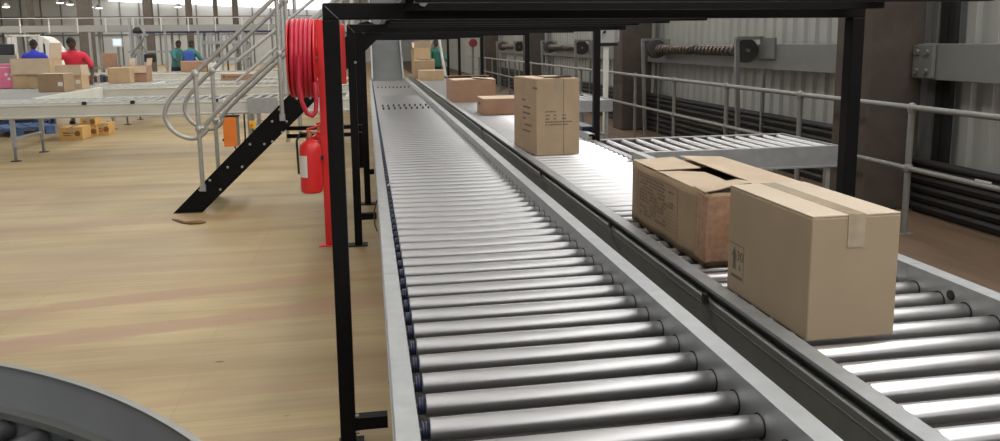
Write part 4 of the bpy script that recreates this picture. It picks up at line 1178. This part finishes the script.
# ================================================================== FAR LEFT HALL
# concrete columns
for i, (u0, u1, Y, lab) in enumerate(((26.5, 32, 48, 'thin dark far column at the upper left'), (76.5, 89, 40, 'broadest concrete column in the left hall, above the red shirt'),
        (142.5, 151, 44, 'concrete column in the left hall, right of the lit monitor'), (185, 191, 48, 'far concrete column above the two workers'),
        (213, 217, 52, 'thin far column just right of the pair of workers'), (232, 237.5, 50, 'far column crossing the bright glazed band near the stair rail'))):
    a, b = at(u0, 10, Y), at(u1, 10, Y)
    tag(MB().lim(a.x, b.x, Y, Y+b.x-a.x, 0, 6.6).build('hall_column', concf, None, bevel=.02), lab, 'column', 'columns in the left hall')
# hanging lamps
lampm = emission('lamp glow', (1, .97, 1), 5)
l0 = None
for i, (u, v) in enumerate(((6, 7), (60, 2.8), (70, 4.3), (90, 7), (99, 8), (178, 7))):
    q = at(u, v, 50)
    lab = ['hanging hall lamp at the upper left corner', 'hanging hall lamp left of the broadest concrete column, higher of two', 'hanging hall lamp left of the broadest concrete column, lower of two', 'hanging hall lamp just right of the broadest concrete column', 'hanging hall lamp second to the right of the broadest concrete column', 'hanging hall lamp below the bright glazed band'][i]
    if l0 is None:
        l0 = thing('hall_lamp', lab, 'lamp', q, 0, 'hanging lamps in the left hall')
        MB().lathe([(.05, .22), (.08, .20), (.20, .04), (.24, 0), (.23, 0), (.19, .04), (.07, .19)], (0, 0, 0), 'z', 20).build('shade', galvd, l0, 40)
        MB().lathe([(0, -.05), (.14, -.04), (.21, .01), (.18, .03)], (0, 0, 0), 'z', 18).build('diffuser', lampm, l0, 40)
        MB().cyl((0, 0, .2), (0, 0, 6.6-q.z), .012, 6).build('hanging_rod', galvd, l0)
    else: copy_thing(l0, lab, q)

# overhead conveyor gallery across the hall
t = thing('overhead_conveyor', 'pale overhead conveyor gallery with short guard posts across the left hall', 'conveyor')
YO = 30.0
MB().lim(-16, -.5, YO, YO+.05, 2.13, 2.36).build('side_panel', mat('grey gallery panel', (.36, .365, .35), .5), t)
MB().lim(-16, -.5, YO+1.0, YO+1.05, 2.13, 2.36).build('side_panel', mat('grey gallery panel', (.36, .365, .35), .5), t)
MB().lim(-16, -.5, YO+.05, YO+1.0, 2.2, 2.24).build('bed', galvd, t)
MB().lim(-8.3, -2.5, YO-.03, YO, 2.06, 2.13).build('dark_under_panel', mat('navy tray', (.02, .025, .09), .5), t)
MB().lim(-16, -.5, YO-.02, YO+.02, 2.60, 2.625).build('guard_rail', white, t)
gp = None
for i in range(17):
    x = -15.6+i*.93
    if gp is None:
        gp = MB().lim(-.02, .02, YO-.03, YO, 2.1, 2.62).build('guard_post', white, t); gp.location = (x, 0, 0)
    else: copy_child(gp, t, location=(x, 0, 0))
for u in (28, 92, 134, 167, 200, 244):
    q = at(u, 60, YO)
    MB().lim(q.x-.04, q.x+.04, YO-.04, YO+.04, 0, 2.13).build('support_leg', galv, t)
    MB().lim(q.x-.04, q.x+.04, YO+.96, YO+1.04, 0, 2.2).build('support_leg', galv, t)
a, b = at(150, 47, YO), at(138, 34, YO)
for u0, v0, u1, v1 in ((134, 60, 146, 34), (240, 60, 228, 33)):
    a, b = at(u0, v0, YO), at(u1, v1, YO); MB().ring_tube([(a.x, YO-.06, a.z), (b.x, YO-.06, b.z)], .03, 6).build('diagonal_brace', galvd, t)

# gantry tower with machines near the monitor
t = thing('sorter_gantry', 'grey gantry frame of tubes and braces beside the lit monitor', 'frame')
for u in (131, 137, 145):
    q = at(u, 40, 27); MB().lim(q.x-.035, q.x+.035, 26.96, 27.04, 0, 2.5 if u < 140 else 2.2).build('upright', galv, t)
a, b = at(128, 52, 27), at(175, 52, 27); MB().lim(a.x, b.x, 26.97, 27.03, a.z-.03, a.z+.03).build('crossbar', galv, t)
a, b = at(128, 35, 27), at(148, 35, 27); MB().lim(a.x, b.x, 26.97, 27.03, a.z-.03, a.z+.03).build('crossbar', galv, t)
for (u0, v0, u1, v1) in ((131, 56, 145, 36), (137, 36, 148, 56)):
    a, b = at(u0, v0, 26.95), at(u1, v1, 26.95); MB().ring_tube([a, b], .025, 6).build('brace', galvd, t)
a = at(137, 29, 27); MB().lathe([(.0, 0), (.12, .02), (.14, .1), (.08, .2), (0, .22)], (a.x, 27, a.z-.15), 'z', 14).build('motor', blackm, t, 40)
a, b = at(146, 62, 26.9), at(156, 54, 26.9); MB().lim(a.x, b.x, 26.7, 26.95, a.z, b.z).build('drive_unit', blackm, t, bevel=.02)
t = thing('monitor', 'lit computer monitor on a slim post, far across the left hall', 'monitor')
a, b = at(112.5, 47, 26), at(121.5, 38.5, 26)
MB().lim(a.x, b.x, 26, 26.05, a.z, b.z).build('casing', white, t, bevel=.01)
MB().lim(a.x+.03, b.x-.03, 25.992, 26.0, a.z+.05, b.z-.03).build('screen', screen, t)
MB().lim((a.x+b.x)/2-.03, (a.x+b.x)/2+.03, 26.05, 26.1, 0, b.z-.1).build('post', galvd, t)
MB().lim((a.x+b.x)/2-.2, (a.x+b.x)/2+.2, 25.95, 26.3, 0, .02).build('base', galvd, t)
t = thing('work_bench', 'low far bench of grey tubes under the monitor', 'bench')
a, b = at(96, 57, 27.3), at(128, 57, 27.3)
MB().lim(a.x, b.x, 26.9, 27.9, .90, .95).build('bench_top', galvd, t)
for x in (a.x+.04, b.x-.04):
    for y in (26.95, 27.85): MB().lim(x-.03, x+.03, y-.03, y+.03, 0, .90).build('leg', galvd, t)
# curved white framed chute behind the blue shirt
t = thing('curved_chute', 'white framed curved chute with dark blue lining behind the blue shirt', 'chute')
Yc = 22.5; prev = None
pts = [at(u, v, Yc) for u, v in ((30, 36), (38, 36), (44, 37.5), (50, 42), (55, 49), (60, 58), (62, 66))]
mb = MB(); vs = []
for p in pts: vs += [(p.x, Yc, p.z), (p.x, Yc+.7, p.z), (p.x-.06, Yc+.7, p.z-.12), (p.x-.06, Yc, p.z-.12)]
fs = []
for i in range(len(pts)-1):
    for j in range(4): fs.append((4*i+j, 4*i+(j+1) % 4, 4*i+4+(j+1) % 4, 4*i+4+j))
fs += [(0, 1, 2, 3), tuple(4*(len(pts)-1)+j for j in (3, 2, 1, 0))]
mb.add(vs, fs).build('top_guard', white, t)
li = MB(); vs = []
for p in pts: vs += [(p.x-.07, Yc+.34, p.z-.12), (p.x-.10, Yc+.34, max(.6, p.z-.55))]
li.add(vs, [(2*i, 2*i+1, 2*i+3, 2*i+2) for i in range(len(pts)-1)]); lo = li.build('lining', mat('navy lining', (.02, .025, .07), .5), t)
sd = lo.modifiers.new('thick', 'SOLIDIFY'); sd.thickness = .02
for u, vt in ((9, 36), (14, 36.5), (35, 37), (40, 37), (47, 40), (53, 47)):
    q = at(u, vt, Yc-.04); MB().lim(q.x-.05, q.x+.05, Yc-.07, Yc-.01, 0, q.z).build('frame_post', white, t)
a, b = at(6, 36, Yc), at(40, 36, Yc); MB().lim(a.x, b.x, Yc-.07, Yc-.01, a.z-.02, a.z+.03).build('frame_bar', white, t)
t = thing('printer_console', 'black console screen on a grey cabinet at the far left edge', 'console')
a, b = at(-6, 56, 21.5), at(13, 44, 21.5)
MB().lim(a.x, b.x, 21.5, 21.58, a.z+.02, b.z+.0).build('screen_casing', blackm, t, bevel=.015)
MB().lim(a.x+.1, b.x-.1, 21.45, 21.9, 0, a.z+.02).build('cabinet', galvd, t, bevel=.01)
MB().lim(a.x+.04, b.x-.04, 21.493, 21.5, a.z+.05, b.z-.03).build('screen', mat('dark glass', (.02, .02, .025), .1), t)
# rack on the right of the pair, tubes under the gallery
t = thing('flow_rack', 'grey flow rack of tubes and shelves behind the stair handrail', 'rack')
for u in (203, 212, 222, 235, 246):
    q = at(u, 50, 27.5)
    for y in (27.5, 28.5): MB().lim(q.x-.03, q.x+.03, y-.03, y+.03, 0, 2.0).build('upright', galv, t)
a, b = at(203, 50, 27.5), at(246, 50, 27.5)
for k, z in enumerate((.6, 1.15, 1.7)):
    MB().lim(a.x, b.x, 27.45, 28.55, z-.02, z+.02).build('shelf', galvd, t)
    MB().lim(a.x, b.x, 27.42, 27.47, z-.05, z+.06).build('shelf_edge', galv, t)

# ================================================================== LIGHT
w = bpy.data.worlds.new('daylight'); scn.world = w; w.use_nodes = True
bg = w.node_tree.nodes['Background']; bg.inputs['Color'].default_value = (.95, .97, 1, 1); bg.inputs['Strength'].default_value = .85
scn.view_settings.view_transform = 'Standard'; scn.view_settings.look = 'None'
scn.view_settings.gamma = 1; scn.view_settings.use_curve_mapping = False
scn.view_settings.exposure = -0.27
scn.cycles.max_bounces = 8; scn.cycles.sample_clamp_indirect = 6
scn.cycles.caustics_reflective = False; scn.cycles.caustics_refractive = False
